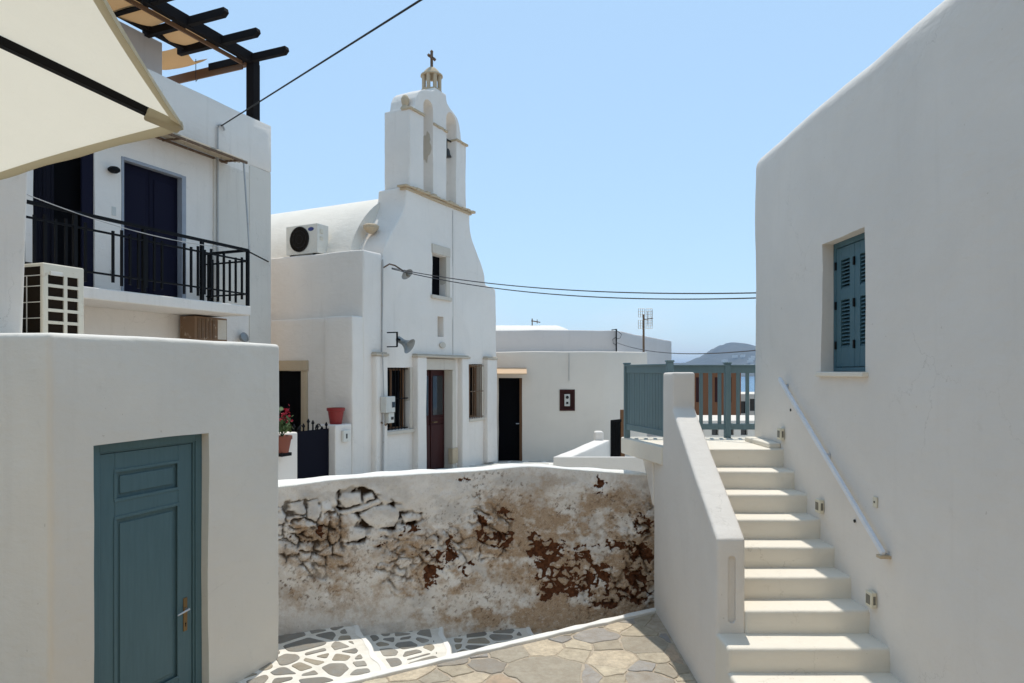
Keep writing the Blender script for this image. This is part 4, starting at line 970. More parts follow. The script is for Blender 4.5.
# meter boxes
mb_ = on_church('meter_box', 'pale electricity meter boxes with a conduit on the leftmost church pilaster', 'meter box'); place(mb_, -2.06, -0.13, -0.86)
MB().box(0, 0.27, -0.13, 0, 0.13, 0.42).build('upper_box', 'box_grey', mb_, bevel=0.012)
MB().box(0.10, 0.27, -0.11, 0, -0.06, 0.125).build('lower_box', 'box_grey', mb_, bevel=0.012)
MB().box(0.17, 0.25, -0.136, -0.128, 0.22, 0.32).build('window', 'glass_dark', mb_)
MB().box(0.17, 0.24, -0.116, -0.108, 0.0, 0.05).build('window', 'glass_dark', mb_)
MB().tube([(0.05, -0.03, 0.14), (0.05, -0.03, -0.2), (0.04, -0.02, -1.1)], 0.02, 8).tube([(0.06, -0.03, 0.42), (0.04, -0.02, 1.2)], 0.012, 6).build('conduit', 'pipe_grey', mb_)
MB().tube([(0.0, -0.02, -0.04), (0.12, -0.03, -0.10), (0.2, -0.03, -0.05)], 0.014, 6).build('cable', 'rusty_steel', mb_)

# gate pier, low wall, navy gate, pots
o = MB().box(-3.09, -2.68, -0.006, 0.35, cz_(-2.2), cz_(-0.885)); gp = o.build('gate_pier', 'lime_wash', bevel=0.02)
gp.location = (Pc[0], Pc[1], zc); gp.rotation_euler = (0, 0, Ac); tag(gp, 'low white pier left of the church carrying the red pot', 'pier')
sk = on_church('socket_box', 'small white socket box on the pier beneath the red pot', 'socket box'); place(sk, -2.95, -0.012, -1.18)
MB().box(0, 0.18, -0.05, 0, 0, 0.2).build('box', 'ac_white', sk, bevel=0.01)
MB().box(0.06, 0.09, -0.055, -0.045, 0.06, 0.14).build('socket', 'cable_black', sk)
o = MB().box(-9, -3.93, 0, 0.25, cz_(-2.2), cz_(-0.93)).build('low_wall', 'lime_wash', bevel=0.025)
o.location = (Pc[0], Pc[1], zc); o.rotation_euler = (0, 0, Ac); tag(o, 'low white wall with the geranium pot, left of the navy gate', 'wall')
gt = on_church('gate', 'dark navy gate with a scrolled top between two low white piers', 'gate'); place(gt, -3.93, 0.12, -1.96)
MB().box(0.01, 0.82, 0, 0.03, 0.03, 1.02).build('panel', 'navy_gate', gt)
sc_ = MB()
for k, hh in enumerate((1.10, 1.05, 1.09, 1.16, 1.13, 1.06, 1.02, 1.08)):
    x = 0.05 + k * 0.104
    sc_.tube([(x, 0.015, 1.0), (x, 0.015, hh)], 0.014, 6).lathe([(0.005, -0.03), (0.028, 0), (0.005, 0.05)], (x, 0.015, hh), 8)
for x in (0.22, 0.6): sc_.tube([(x + (0.03 + 0.013 * q) * math.cos(q), 0.015, 1.06 + (0.03 + 0.01 * q) * math.sin(q)) for q in np.linspace(0, 5, 20)], 0.01, 5)
sc_.build('scrollwork', 'black_iron', gt)
rp = on_church('flower_pot', 'empty glossy red flower pot standing on the low white pier', 'flower pot'); place(rp, -2.87, 0.18, -0.885); rp.scale = (0.86, 0.86, 0.92)
MB().lathe([(0.115, 0), (0.155, 0.24), (0.175, 0.245), (0.178, 0.30), (0.16, 0.30), (0.15, 0.22), (0.02, 0.2)], (0, 0, 0), 24).build('pot', 'red_plastic', rp, smooth=True)
MB().lathe([(0.01, 0.235), (0.148, 0.235), (0.148, 0.25), (0.01, 0.255)], (0, 0, 0), 20).build('soil', 'soil', rp)
gp2 = on_church('flower_pot', 'terracotta pot with a red geranium on the low wall by the outbuilding', 'flower pot'); place(gp2, -4.35, -0.10, -1.2)
MB().lathe([(0.09, 0), (0.13, 0.2), (0.145, 0.2), (0.145, 0.25), (0.12, 0.25), (0.02, 0.2)], (0, 0, 0), 20).build('pot', 'terracotta', gp2, smooth=True)
MB().box(-0.1, 0.1, -0.09, 0.16, -0.05, -0.002).build('bracket', 'black_iron', gp2)
lf = MB(); rs2 = random.Random(5)
for k in range(90):
    c_ = Vector((rs2.gauss(0, 0.09), rs2.gauss(0, 0.09), 0.30 + abs(rs2.gauss(0.1, 0.1)))); r_ = rs2.uniform(0.02, 0.045)
    d_ = Vector((rs2.gauss(0, 1), rs2.gauss(0, 1), rs2.gauss(0.7, .6))).normalized(); e_ = d_.orthogonal().normalized(); f_ = d_.cross(e_)
    lf.poly([c_ + (e_ * math.cos(q) + f_ * math.sin(q)) * r_ for q in np.linspace(0, 2 * math.pi, 7)[:-1]])
for k in range(8): lf.tube([(0, 0, 0.22), (rs2.gauss(0, 0.08), rs2.gauss(0, 0.08), 0.5)], 0.006, 4)
lf.build('foliage', 'leaf', gp2)
for cx_, cy_, cz2 in ((0.03, -0.02, 0.56), (-0.07, 0.03, 0.50), (0.10, 0.02, 0.47), (0.02, -0.06, 0.63)):
    fl_ = MB()
    for k in range(18):
        c_ = Vector((cx_ + rs2.gauss(0, 0.03), cy_ + rs2.gauss(0, 0.03), cz2 + rs2.gauss(0, 0.03))); d_ = Vector((rs2.gauss(0, 1), rs2.gauss(0, 1), rs2.gauss(0, 1))).normalized(); e_ = d_.orthogonal().normalized(); f_ = d_.cross(e_)
        fl_.poly([c_ + (e_ * math.cos(q) + f_ * math.sin(q)) * 0.022 for q in np.linspace(0, 2 * math.pi, 6)[:-1]])
    fl_.build('flower_head', 'petal', gp2)
wd = MB()
for k in range(40):
    a_ = Vector((rs2.uniform(-0.25, 0.25), rs2.uniform(-0.05, 0.05), 0)); e_ = a_ + Vector((rs2.gauss(0, 0.12), rs2.gauss(0, 0.05), abs(rs2.gauss(0.05, 0.06)) + 0.02)); wd.tube([a_, a_.lerp(e_, 0.5) + Vector((0, 0, 0.02)), e_], 0.006, 4)
o = wd.build('dry_weed', 'dry_leaf'); place(o, -2.50, 2.55, 0.96); o.rotation_euler = (0, 0, Ac + R(90)); tag(o, 'dry weeds growing on the ledge between the house and the church annex', 'weed')

# ================================================================== BUILDING BEHIND (centre right)
mbld = empty('cream_house', (0, 17, 0.2), 0, 'low cream house with a flat roof and dark doorway right of the church', 'house')
def mz(z): return z + H - 0.2
dct = MB().box(-0.34, 0.25, -0.4, 0.35, -0.3, mz(-0.15))
pct = MB().box(1.19, 1.56, -0.4, 0.06, mz(-0.96), mz(-0.44))
MB().prism([(-4, 0), (2.34, 0), (3.46, 0.45), (3.5, 2.4), (3.0, 4.9), (-4, 5)], 'z', -0.5, mz(0.51)).build('wall', 'cream_wall', mbld, bevel=0.035, cuts=[dct, pct], lump=(0.3, 0.018))
MB().prism([(-4, 1.6), (2.82, 1.6), (5.85, 8.1), (5.85, 11), (-4, 11)], 'z', 0, mz(1.14)).build('upper_storey', 'grey_parapet', mbld, bevel=0.03, lump=(0.4, 0.025))
rv = [(4.2, mz(0.9)), (4.2, mz(1.16))] + [(4.2 + 1.6 * (1 - math.cos(a_)), mz(1.16) + 0.38 * math.sin(a_)) for a_ in np.linspace(0.1, math.pi - 0.1, 20)] + [(7.4, mz(1.16)), (7.4, mz(0.9))]
ro = MB().prism(rv, 'x', -3.0, 1.95); 
for v_ in ro.bm.verts:
    if v_.co.x > 1 and v_.co.z > mz(1.2): v_.co.x -= (v_.co.z - mz(1.2)) * 1.6
ro.build('roof_room', 'roof_lime', mbld, smooth=True)
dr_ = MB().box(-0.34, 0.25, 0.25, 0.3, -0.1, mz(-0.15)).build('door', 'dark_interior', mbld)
MB().box(0.19, 0.255, 0.05, 0.25, 0.1, mz(-0.15)).build('door_frame', 'brown_timber', dr_)
MB().tube([(0.17, 0.24, mz(-1.3)), (0.17, 0.19, mz(-1.3)), (0.10, 0.19, mz(-1.3))], 0.012, 6).build('handle', 'steel', dr_)
aw = MB().prism([(-0.52, mz(-0.06)), (-0.52, mz(-0.035)), (0.0, mz(0.11)), (0.0, mz(0.085))], 'x', -0.5, 0.36)
aw.build('door_awning', 'awning_tan', mbld, bevel=0.004)
ep = empty('meter_cabinet', (1.375, 17.05, H - 0.7), 0, 'brown recessed cabinet with a grey meter on the cream house wall', 'meter cabinet')
MB().box(-0.18, 0.18, -0.01, 0.0, -0.255, 0.255).box(-0.19, -0.15, -0.07, 0, -0.265, 0.265).box(0.15, 0.19, -0.07, 0, -0.265, 0.265).box(-0.15, 0.15, -0.07, 0, 0.22, 0.265).box(-0.15, 0.15, -0.07, 0, -0.265, -0.22).build('frame', 'oxblood_wood', ep)
MB().box(-0.07, 0.07, -0.05, -0.01, -0.15, 0.15).build('meter', 'box_grey', ep, bevel=0.01)
MB().lathe([(0.005, 0), (0.04, 0), (0.04, 0.01), (0.005, 0.012)], (0, -0.05, 0.07), 14, Matrix.Rotation(R(90), 3, 'X')).build('dial', 'glass_dark', ep)
MB().box(-0.03, 0.03, -0.056, -0.049, -0.10, -0.04).build('dial', 'glass_dark', ep)
tag(MB().tube([(1.416, 16.98, H + 0.47), (1.416, 16.975, H - 0.22)], 0.008, 5).build('cable', 'pipe_grey'), 'thin cable hanging down the cream house wall above the meter cabinet', 'cable')
# roof clutter
an = empty('antenna', (3.43, 17.8, H + 0.51), 0, 'television antenna with wire grid panels on a rusty mast', 'antenna')
MB().tube([(0, 0, 0), (0, 0, 0.99)], 0.028, 8).build('mast', 'rusty_steel', an)
ap = MB()
for x0 in (-0.14, 0.06):
    for z0 in (0.62, 0.92): 
        for q in np.linspace(0, 0.16, 4): ap.tube([(x0 + q, -0.02, z0), (x0 + q, -0.02, z0 + 0.22)], 0.007, 4)
        for q in np.linspace(0, 0.22, 4): ap.tube([(x0, -0.02, z0 + q), (x0 + 0.16, -0.02, z0 + q)], 0.006, 4)
ap.build('grid_panel', 'aluminium', an)
MB().tube([(0, 0, 0.86), (0.22, -0.10, 0.88)], 0.014, 6).tube([(0.2, -0.1, 0.70), (0.2, -0.1, 1.1)], 0.009, 5).tube([(0.1, -0.05, 0.72), (0.1, -0.05, 1.06)], 0.009, 5).build('boom', 'rusty_steel', an)
ma = empty('roof_mast', (2.83, 18.55, H + 0.52), 0, 'thin dark cable mast at the corner of the cream house roof', 'mast')
MB().tube([(0, -0.02, 0), (0, -0.02, 0.64)], 0.02, 6).tube([(-0.13, -0.02, 0.62), (0.02, -0.02, 0.64)], 0.014, 6).build('pole', 'black_iron', ma)
MB().tube([(0.02, -0.02, 0.6), (0.14, -0.03, 0.5), (0.10, -0.03, 0.4), (0.02, -0.02, 0.38)], 0.008, 5).tube([(-0.02, -0.03, 0.42), (-0.1, -0.03, 0.36), (-0.08, -0.03, 0.25), (0, -0.02, 0.22)], 0.008, 5).build('loose_wire', 'cable_black', ma)
vt = empty('roof_vent', (0.65, 22, H + 1.50), 0, 'little aerial on the pale roof room right of the church', 'aerial')
MB().tube([(0, 0, 0), (0, 0, 0.22)], 0.02, 6).build('pole', 'rusty_steel', vt)
MB().tube([(-0.03, 0, 0.15), (0.26, 0, 0.10)], 0.018, 6).tube([(0.16, 0, 0.06), (0.16, 0, 0.19)], 0.012, 5).build('boom', 'rusty_steel', vt)

# stepped low wall between the plaza and the stairs
lw = empty('stepped_low_wall', (0.645, 10.45, 0.6), 0, 'low white wall with a sloping coping and end pier behind the rubble wall', 'wall')
lz = H - 1.30 - 0.6
MB().box(-0.01, 3.0, 0, 0.05, -0.4, lz).build('front_wall', 'white_stucco', lw, bevel=0.015)
sw = MB(); pts = [(0.0, 0.06), (0.26, 0.06), (1.20, 2.40), (0.93, 2.44)]
lo = [sw.bm.verts.new((p[0], p[1], -0.4)) for p in pts]; hi = [sw.bm.verts.new((p[0], p[1], z)) for p, z in zip(pts, (lz, lz, lz + 0.02, lz + 0.02))]
sw.bm.faces.new(lo); sw.bm.faces.new(hi)
for i in range(4): sw.bm.faces.new((lo[i], lo[(i + 1) % 4], hi[(i + 1) % 4], hi[i]))
bmesh.ops.recalc_face_normals(sw.bm, faces=sw.bm.faces[:]); sw.build('side_wall', 'white_stucco', lw, bevel=0.02, lump=(0.2, 0.015))
MB().box(0.90, 1.07, 2.30, 2.5, -0.4, lz + 0.19).build('end_pier', 'white_stucco', lw, bevel=0.04)
# iron gate + brown post
ig = empty('iron_gate', (1.88, 13.0, 0.62), 0, 'narrow black barred iron gate beside the cream house, left of the landing', 'gate')
f_ = MB()
for k in range(6): f_.bar((0.03 * k + 0.02, 0.0, 0.05), (0.03 * k + 0.02, 0.0, 1.12), 0.016, 0.02)
f_.build('bars', 'black_iron', ig)
MB().bar((0, 0, 1.10), (0.2, 0, 1.12), 0.04, 0.05).bar((0, 0, 0.08), (0.2, 0, 0.08), 0.03, 0.04).box(0, 0.19, 0.03, 0.05, 0.05, 1.1).build('frame', 'black_iron', ig)
tag(MB().box(2.07, 2.15, 13.0, 13.1, 0.5, H - 0.72).build('gate_post', 'brown_timber', bevel=0.01), 'brown timber post beside the black iron gate', 'post')

# ================================================================== STAIRS
stz = empty('staircase', (1.59, 5.3, 0), 0, 'white outdoor staircase with a sloping parapet against the right house', 'staircase')
ox, oy = 1.59, 5.3
YS = [4.74 + 0.28 * k for k in range(9)]; ZS = [H - 2.207 + 0.1765 * k for k in range(9)]
for k in range(-2, 9):
    y0 = 4.74 + 0.28 * k; z1 = H - 2.207 + 0.1765 * k
    if k == 8: continue
    x0 = 1.588 if k < 2 else 1.808
    y1 = y0 + 0.33
    s_ = MB().box(x0 - ox, 2.80 - ox, y0 - oy, y1 - oy, max(-0.3, z1 - 0.45), z1)
    s_.build('step', 'step_paint', stz, bevel=0.022, seg=3, lump=(0.11, 0.006))
pp = [(5.3, -0.3), (5.3, H - 1.30), (6.75, H - 0.356), (6.75, H + 0.0), (7.19, H + 0.0), (7.19, H - 0.79), (7.66, H - 0.79), (7.66, -0.3)]
sl_ = MB().prism([(0.145, z) if i == 0 else (0.145, z) for i, z in ()] or [(0.115 + 0.031 * math.cos(a_), (H - 1.46) + 0.031 * math.sin(a_)) for a_ in np.linspace(0, math.pi, 9)] + [(0.115 + 0.031 * math.cos(a_), (H - 1.92) + 0.031 * math.sin(a_)) for a_ in np.linspace(math.pi, 2 * math.pi, 9)], 'y', -0.5, 0.022)
MB().prism([(p[0] - oy, p[1]) for p in pp], 'x', 0.0, 0.222).build('parapet', 'white_stucco', stz, bevel=0.024, seg=3, cuts=[sl_], lump=(0.12, 0.008))
MB().box(0.16, 1.2, 6.75 - oy, 7.6 - oy, -0.3, H - 1.0).build('core', 'white_stucco', stz)
MB().box(0.0, 0.06, 4.46 - oy, -0.003, -0.3, 0.03).build('plinth', 'white_stucco', stz)
ld = [(0.215, 6.98 - oy), (0.215, 7.195 - oy), (-0.02, 7.195 - oy), (-0.27, 8.30 - oy), (3.2, 8.30 - oy), (3.2, 7.80 - oy), (1.2, 7.80 - oy), (1.2, 6.98 - oy)]
MB().prism(ld, 'z', H - 0.985, H - 0.787).build('landing', 'step_paint', stz, bevel=0.018)
MB().prism([(7.64 - oy, H - 1.5), (7.64 - oy, H - 0.986), (8.24 - oy, H - 0.986), (8.2 - oy, H - 1.06)], 'x', -0.02, 1.2).build('bracket', 'white_stucco', stz, bevel=0.02)
MB().box(1.06, 1.185, 7.05 - oy, 7.79 - oy, H - 0.79, H - 0.735).build('skirting', 'step_paint', stz, bevel=0.015)

# railing round the landing
rg = empty('landing_railing', (1.38, 8.2, H - 0.787), 0, 'teal wooden railing with upright slats round the stair landing', 'railing')
def rz(z): return z + 0.787
pA, pB, pC = Vector((0.275, -1.03, 0)), Vector((0, 0, 0)), Vector((3.0, 0, 0))
for q, hgt in ((pA, 0.105), (pB, 0.092), (Vector((1.205, 0, 0)), 0.098), (Vector((2.4, 0, 0)), 0.098)):
    MB().box(q.x - 0.035, q.x + 0.035, q.y - 0.035, q.y + 0.035, 0.0, rz(hgt)).box(q.x - 0.042, q.x + 0.042, q.y - 0.042, q.y + 0.042, rz(hgt), rz(hgt + 0.02)).build('post', 'rail_teal', rg, bevel=0.006)
for a_, c_ in ((pA, pB), (pB, pC)):
    tr = MB().bar(a_ + Vector((0, 0, rz(0.030))), c_ + Vector((0, 0, rz(0.030))), 0.045, 0.085).bar(a_ + Vector((0, 0, rz(0.078))), c_ + Vector((0, 0, rz(0.078))), 0.075, 0.018)
    tr.build('top_rail', 'rail_teal', rg, bevel=0.004)
    MB().bar(a_ + Vector((0, 0, rz(-0.655))), c_ + Vector((0, 0, rz(-0.655))), 0.045, 0.07).build('bottom_rail', 'rail_teal', rg, bevel=0.004)
    short = a_ is pA; ln = (c_ - a_).length; nn = round(ln / (0.068 if short else 0.112))
    for k in range(1, nn):
        p = a_.lerp(c_, k / nn)
        dd_ = (c_ - a_).normalized(); pr_ = Vector((-dd_.y, dd_.x, 0))
        if any((p - q).length < 0.05 for q in (Vector((1.205, 0, 0)), Vector((2.4, 0, 0)))): continue
        e_ = dd_ * (0.029 if short else 0.020); f2 = pr_ * 0.012
        MB().prism([((p + i * e_ + j * f2).x, (p + i * e_ + j * f2).y) for i, j in ((-1, -1), (1, -1), (1, 1), (-1, 1))], 'z', rz(-0.62), rz(-0.0125)).build('slat', 'rail_teal', rg)

# ================================================================== RIGHT HOUSE
rh = empty('white_house', (2.77, 7.90, 0), 0, 'tall plain white house wall with one teal shuttered window, right of the stairs', 'house')
wy0, wy1 = 5.36 - 7.90, 6.10 - 7.90
wc = MB().box(-0.4, 0.30, wy0, wy1, H + 0.0, H + 1.14)
MB().box(0, 6.5, -13, 0, -0.4, H + 2.47).build('wall', 'white_stucco', rh, bevel=0.16, seg=6, cuts=[wc], lump=(0.2, 0.016), zone=((-0.5, -7.5, -1), (0.7, 0.5, 9)))
wn = MB().box(0.10, 0.16, wy0 + 0.001, wy0 + 0.04, H + 0.004, H + 1.138).box(0.10, 0.16, wy1 - 0.04, wy1 - 0.001, H + 0.004, H + 1.138).box(0.10, 0.16, wy0 + 0.04, wy1 - 0.04, H + 1.09, H + 1.138).box(0.10, 0.16, wy0 + 0.04, wy1 - 0.04, H + 0.004, H + 0.04).build('window', 'shutter_teal', rh, bevel=0.003)
wm = (wy0 + wy1) / 2
for y0, y1 in ((wy0 + 0.042, wm - 0.002), (wm + 0.002, wy1 - 0.042)):
    sh = MB(); z0, z1 = H + 0.045, H + 1.085; fr_ = 0.085
    sh.box(0.105, 0.145, y0, y0 + fr_, z0, z1).box(0.105, 0.145, y1 - fr_, y1, z0, z1)
    for a_, c_ in ((z0, z0 + 0.17), (z0 + 0.58, z0 + 0.68), (z1 - 0.11, z1)): sh.box(0.106, 0.145, y0 + fr_, y1 - fr_, a_, c_)
    so = sh.build('shutter', 'shutter_teal', wn, bevel=0.004)
    lv = MB()
    for a_, c_, nn in ((z0 + 0.17, z0 + 0.58, 13), (z0 + 0.68, z1 - 0.11, 8)):
        for k in range(nn):
            zz = a_ + (k + 0.5) * (c_ - a_) / nn
            lv.bar((0.127, y0 + fr_ - 0.002, zz), (0.127, y1 - fr_ + 0.002, zz), 0.030, 0.007)
    me_ = lv
    ob_ = me_.build('louvre', 'shutter_teal', None)
    # tilt the slats: shear z by depth
    for v_ in ob_.data.vertices: v_.co.z += (v_.co.x - 0.127) * 0.7
    ob_.parent = wn
    MB().box(0.146, 0.150, y0, y1, z0, z1).build('backing', 'dark_interior', wn)
for z in (0.2, 0.55, 0.9):
    for y in (wy1 - 0.045, wm): MB().box(0.092, 0.106, y - 0.01, y + 0.01, H + z, H + z + 0.07).build('hinge', 'black_iron', wn)
MB().box(-0.05, 0.10, wy0 - 0.05, wy1 + 0.04, H - 0.04, H + 0.002).build('window_sill', 'step_paint', rh, bevel=0.01)

hr = empty('handrail', (2.77, 5.01, H - 1.33), 0, 'white metal handrail sloping up the right house wall beside the steps', 'handrail')
MB().bar((-0.055, -0.02, 0.0), (-0.055, 1.92, 1.263), 0.03, 0.042).build('rail', 'white_metal', hr, bevel=0.008)
for y, z in ((0.02, 0.0), (0.95, 0.62), (1.85, 1.20)):
    MB().tube([(-0.055, y, z), (0.004, y, z - 0.02)], 0.012, 8).lathe([(0.03, 0), (0.03, 0.008), (0.01, 0.01)], (-0.008, y, z - 0.02), 12, Matrix.Rotation(R(90), 3, 'Y')).build('bracket', 'steel', hr)
MB().box(-0.085, -0.002, -0.03, 0.03, -0.035, -0.012).build('end_cap', 'worn_stone', hr, bevel=0.004)

def yd(px): return 683 * 2.77 / (px - 512)
for i, (px, py, lab) in enumerate(((783, 434, 'ivory step light at the top of the stairs, by the landing'), (822, 506, 'ivory step light on the right wall halfway up the stairs'), (874, 599, 'ivory step light on the right wall near the stair foot'))):
    y = yd(px); z = H - (py - 372) / 683 * y
    L_ = empty('step_light', (2.77, y, z), 0, lab, 'light', 'step lights along the stairs')
    MB().box(-0.045, 0.0, -0.045, 0.045, -0.06, 0.06).build('housing', 'socket_ivory', L_, bevel=0.008)
    MB().box(-0.03, -0.012, -0.048, -0.044, -0.032, 0.032).box(-0.048, -0.044, -0.028, 0.028, -0.035, 0.035).build('lens', 'lamp_glass', L_)
y = yd(876); sw_ = empty('wall_socket', (2.77, y, H - 130 / 683 * y), 0, 'small ivory socket plate on the right wall below the handrail', 'socket')
MB().box(-0.012, 0, -0.028, 0.028, -0.04, 0.04).build('plate', 'socket_ivory', sw_, bevel=0.004)
MB().tube([(-0.013, 0, 0), (-0.0155, 0, 0)], 0.008, 8).build('hole', 'cable_black', sw_)
for px, py, lab in ((791, 410, 'small dark bolt hole in the wall by the upper handrail'), (855, 521, 'small dark bolt hole in the wall by the lower handrail end')):
    y = yd(px)
    tag(MB().lathe([(0.003, 0), (0.014, 0), (0.014, 0.006), (0.003, 0.007)], (2.769, y, H - (py - 372) / 683 * y), 10, Matrix.Rotation(R(-90), 3, 'Y')).build('bolt', 'cable_black'), lab, 'bolt')

# ================================================================== CABLES
def hp(s_, y_, z): return Vector((Ph[0], Ph[1], H + z)) + Matrix.Rotation(Ah, 3, 'Z') @ Vector((s_, y_, 0))
def cp_(s_, d_, z): return Vector((Pc[0], Pc[1], H + z)) + Matrix.Rotation(Ac, 3, 'Z') @ Vector((s_, d_, 0))
tag(MB().tube(sag(hp(-1.16, -0.06, 3.93), (2.93, 1.05, H + 2.51), 0.0, 40), 0.010, 6).build('overhead_cable', 'cable_black', smooth=True), 'black overhead cable running from the balcony house up across the sky', 'cable')
for k, (dz_, lab) in enumerate(((0.0, 'upper of the two overhead cables from the church to the right house'), (-0.055, 'lower of the two overhead cables from the church to the right house'))):
    tag(MB().tube(sag(cp_(-1.75, -0.15, 1.90 + dz_ * 0.3), (3.05, 7.80, H + 0.91 + dz_), 0.16 + 0.04 * k, 40), 0.0085, 6).build('overhead_cable', 'cable_grey', smooth=True), lab, 'cable', 'overhead cables')
tag(MB().tube(sag((2.83, 18.52, H + 0.80), (3.0, 7.80, H + 0.27), 0.16, 40), 0.008, 5).build('overhead_cable', 'cable_grey', smooth=True), 'thin cable from the roof mast passing in front of the far hill', 'cable', 'overhead cables')
tag(MB().tube(sag(hp(-4.7, -0.9, 1.92), hp(-1.9, -0.93, 1.80), 0.10), 0.006, 5).build('wire', 'wire_pale', smooth=True), 'pale slack wire hanging along the balcony railing', 'wire')
tag(MB().tube([hp(-1.5, -0.82, 1.87), hp(-0.1, -0.05, 1.92)], 0.012, 6).build('rod', 'black_iron'), 'black rod from the balcony corner to the house wall edge', 'rod')

# ================================================================== PARASOL (near, upper left)
ctr = Vector((-2.70, 1.33, 0)); Rr = 1.90; zc_ = H + 0.90; rise = 0.60
pa = empty('parasol', (ctr.x, ctr.y, 0.0), 0, 'cream canvas parasol with a black rib, filling the upper left corner', 'parasol')
a0 = math.atan2(2.5 - ctr.y, -1.2 - ctr.x)
corn = [Vector((Rr * math.cos(a0 + k * math.pi / 4), Rr * math.sin(a0 + k * math.pi / 4), zc_)) for k in range(8)]
apex = Vector((0, 0, zc_ + rise))
cv = MB()
for k in range(8):
    A, B = corn[k], corn[(k + 1) % 8]; nn = 12; gr_ = []
    for j in range(nn + 1):
        row = []
        for i in range(nn + 1):
            p = apex.lerp(A.lerp(B, i / nn), max(j / nn, 0.02))
            u_ = i / nn; p = p + Vector((0, 0, -0.03 * math.sin(math.pi * u_) * (j / nn) * (1 - j / nn)))
            if j == nn:
                inw = -(A + B).to_2d().normalized().to_3d() * 0.014 * math.sin(math.pi * u_); p = p + inw
            row.append(cv.bm.verts.new(p))
        gr_.append(row)
    for j in range(nn):
        for i in range(nn): cv.bm.faces.new((gr_[j][i], gr_[j][i + 1], gr_[j + 1][i + 1], gr_[j + 1][i]))
bmesh.ops.remove_doubles(cv.bm, verts=cv.bm.verts[:], dist=0.0005)
cv.build('canopy', 'parasol_canvas', pa, smooth=True)
for k in range(8):
    A, B = corn[k], corn[(k + 1) % 8]; hm = MB(); prev = None
    for i in range(17):
        u_ = i / 16; inw = -(A + B).to_2d().normalized().to_3d() * 0.014 * math.sin(math.pi * u_)
        p = A.lerp(B, u_) + Vector((0, 0, -0.002)) + inw
        q = [hm.bm.verts.new(p + Vector((0, 0, 0.004))), hm.bm.verts.new(p + Vector((0, 0, -0.012 - 0.003 * math.sin(u_ * 17)))), hm.bm.verts.new(p - inw.normalized() * 0.0 + (apex - p).normalized() * 0.035 + Vector((0, 0, -0.006)))]
        if prev:
            for a_, c_ in ((0, 1), (1, 2)): hm.bm.faces.new((prev[a_], q[a_], q[c_], prev[c_]))
        prev = q
    hm.build('hem', 'parasol_hem', pa, smooth=True)
    rb = MB(); e_ = apex.lerp(corn[k], 0.945) - Vector((0, 0, 0.012)); rb.bar(apex - Vector((0, 0, 0.05)), e_, 0.035, 0.028)
    rb.build('rib', 'black_iron', pa, bevel=0.003)
    pk = MB(); a1 = apex.lerp(corn[k], 0.935) - Vector((0, 0, 0.022)); a2 = apex.lerp(corn[k], 0.995) - Vector((0, 0, 0.012)); pk.bar(a1, a2, 0.06, 0.034)
    pk.build('rib_pocket', 'parasol_hem', pa, bevel=0.008)
MB().tube([(0, 0, 0.0), (0, 0, zc_ + rise + 0.05)], 0.028, 14).build('pole', 'black_iron', pa)
MB().lathe([(0.34, 0), (0.34, 0.05), (0.07, 0.09), (0.05, 0.25), (0.03, 0.26)], (0, 0, 0), 24).build('base', 'black_iron', pa)
MB().lathe([(0.02, -0.1), (0.06, -0.09), (0.06, 0.0), (0.02, 0.03)], (0, 0, zc_ + rise - 0.02), 16).build('hub', 'black_iron', pa)

# ================================================================== UNSEEN HOUSE ADDED BEHIND THE VIEWPOINT TO CUT SKY FILL
plaster('blocker_ochre', (0.62, 0.50, 0.34), amount=0.25, streak=0.15)  # ochre picked to warm the bounce onto the shaded walls
tv = empty('sky_blocker_house', (-2.0, -3.6, 0), 0, 'unseen ochre house with a shuttered door, added behind the viewpoint to cut sky light', 'house')
tcut = MB().box(-0.6, 0.6, -0.15, 0.4, 0.02, 2.3)
MB().box(-7, 4.7, -6, 0, -0.4, 7.5).build('wall', 'blocker_ochre', tv, bevel=0.04, cuts=[tcut])
MB().box(-0.6, -0.004, -0.12, -0.08, 0.02, 2.3).build('door', 'teal_wood', tv); MB().box(0.004, 0.6, -0.12, -0.08, 0.02, 2.3).build('door', 'teal_wood', tv)

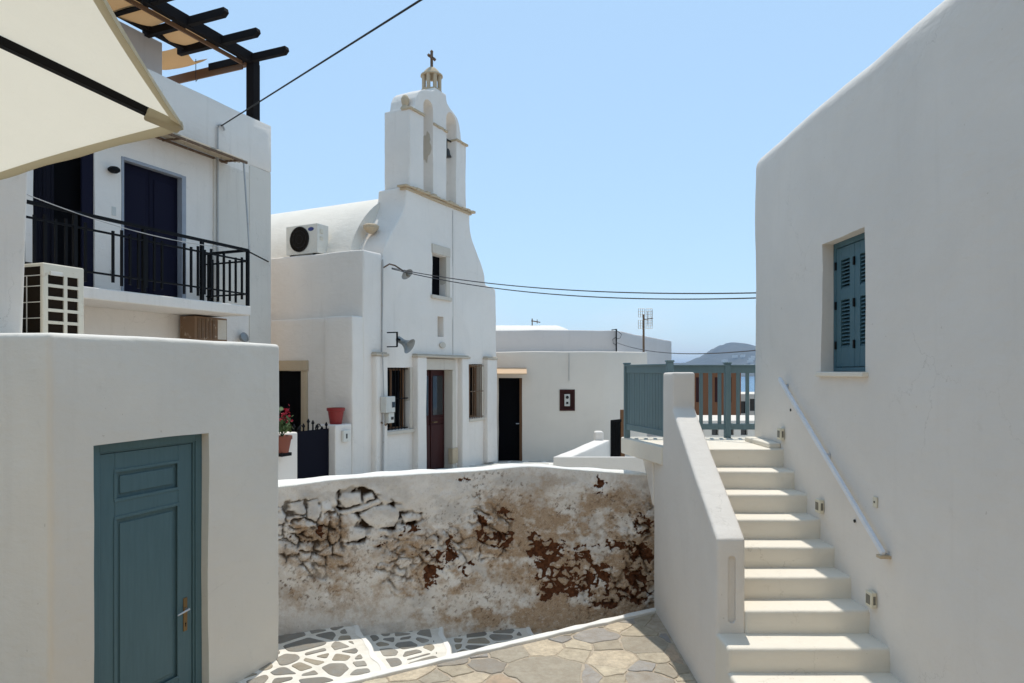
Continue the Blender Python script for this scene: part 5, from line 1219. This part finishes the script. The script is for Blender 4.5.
# ================================================================== TOWN BELOW THE LANDING
bh = empty('terracotta_house', (0, 26, -1.6), 0, 'terracotta brown house seen through the landing railing', 'house')
bcuts = []
for x0 in (7.0, 7.72, 8.1):
    bcuts.append(MB().box(x0, x0 + 0.26, -0.3, 0.12, H + 1.6 - 1.15, H + 1.6 - 0.2))
MB().box(6.6, 8.72, 0, 5, -1, H + 1.6 + 0.10).build('wall', 'terracotta_wall', bh, bevel=0.02, cuts=bcuts)
for x0 in (7.0, 7.72, 8.1): MB().box(x0, x0 + 0.26, 0.08, 0.11, H + 1.6 - 1.15, H + 1.6 - 0.2).build('shutter', 'oxblood_wood', bh)
MB().box(6.5, 8.8, -0.08, 5.05, H + 1.6 + 0.10, H + 1.6 + 0.2).build('roof_slab', 'pale_stone', bh)
def house(name, x0, x1, y0, y1, ztop, zbase, wins, label, mat='cream_wall'):
    e_ = empty(name, ((x0 + x1) / 2, y0, zbase), 0, label, 'house')
    cs = [MB().box(a_ - (x0 + x1) / 2, c_ - (x0 + x1) / 2, -0.2, 0.15, H + z0 - zbase, H + z1 - zbase) for a_, c_, z0, z1 in wins]
    MB().box(x0 - (x0 + x1) / 2, x1 - (x0 + x1) / 2, 0, y1 - y0, -1.5, H + ztop - zbase).build('wall', mat, e_, bevel=0.02, cuts=cs)
    for a_, c_, z0, z1 in wins: MB().box(a_ - (x0 + x1) / 2, c_ - (x0 + x1) / 2, 0.11, 0.14, H + z0 - zbase, H + z1 - zbase).build('window', 'glass_dark', e_)
house('white_cottage', 9.2, 11.6, 28, 31, -0.9, -2.0, [(9.35, 9.6, -1.7, -1.2), (9.75, 10.05, -1.6, -1.1), (10.3, 10.6, -1.7, -1.1)], 'small white house with dark windows behind the slats nearest the right wall')
house('white_cottage', 5.2, 8.9, 20, 22.5, -1.42, -1.0, [(5.35, 5.6, -1.85, -1.5), (5.85, 6.05, -1.85, -1.5), (6.3, 6.5, -1.85, -1.5), (6.7, 6.9, -1.85, -1.5)], 'low white house with a row of dark openings under the terracotta house')
# far village on the hillside
vr = random.Random(11)
for k in range(26):
    px = vr.uniform(702, 742); u_ = vr.uniform(0.12, 0.35)
    Yv = D - 900 + 1400 * u_
    X = (px - 512) / 683 * D
    rdg = np.interp(px, [p[0] for p in prof], [p[1] for p in prof]); fall = math.sin(min(1.0, u_ * 1.35) * math.pi / 2)
    z = H - 24 + (rdg / 683 * D + 24) * fall
    s_ = vr.uniform(6, 14)
    o = MB().box(-s_, s_, -s_ * 0.6, s_ * 0.6, -8, vr.uniform(5, 8)).build('village_house', 'cream_wall')
    o.location = (X, Yv, z); o.rotation_euler = (0, 0, vr.uniform(-0.5, 0.5))
    tag(o, 'tiny white village house far off on the hillside', 'house', 'far white houses on the hill')

# ================================================================== HAZE
hb = MB().box(-30500, 30500, -30500, 30500, H - 66, H + 230)
hzm = bpy.data.materials.new('air'); hzm.use_nodes = True; t = hzm.node_tree
t.nodes.remove(t.nodes['Principled BSDF'])
pvn = N(t, 'ShaderNodeVolumePrincipled'); pvn.inputs['Color'].default_value = (0.60, 0.76, 1.0, 1); pvn.inputs['Density'].default_value = 0.00012
t.links.new(pvn.outputs[0], t.nodes['Material Output'].inputs['Volume']); M['air'] = hzm
USE_HAZE = True
if USE_HAZE:
    hzo = hb.build('haze', 'air'); hzo['kind'] = 'stuff'
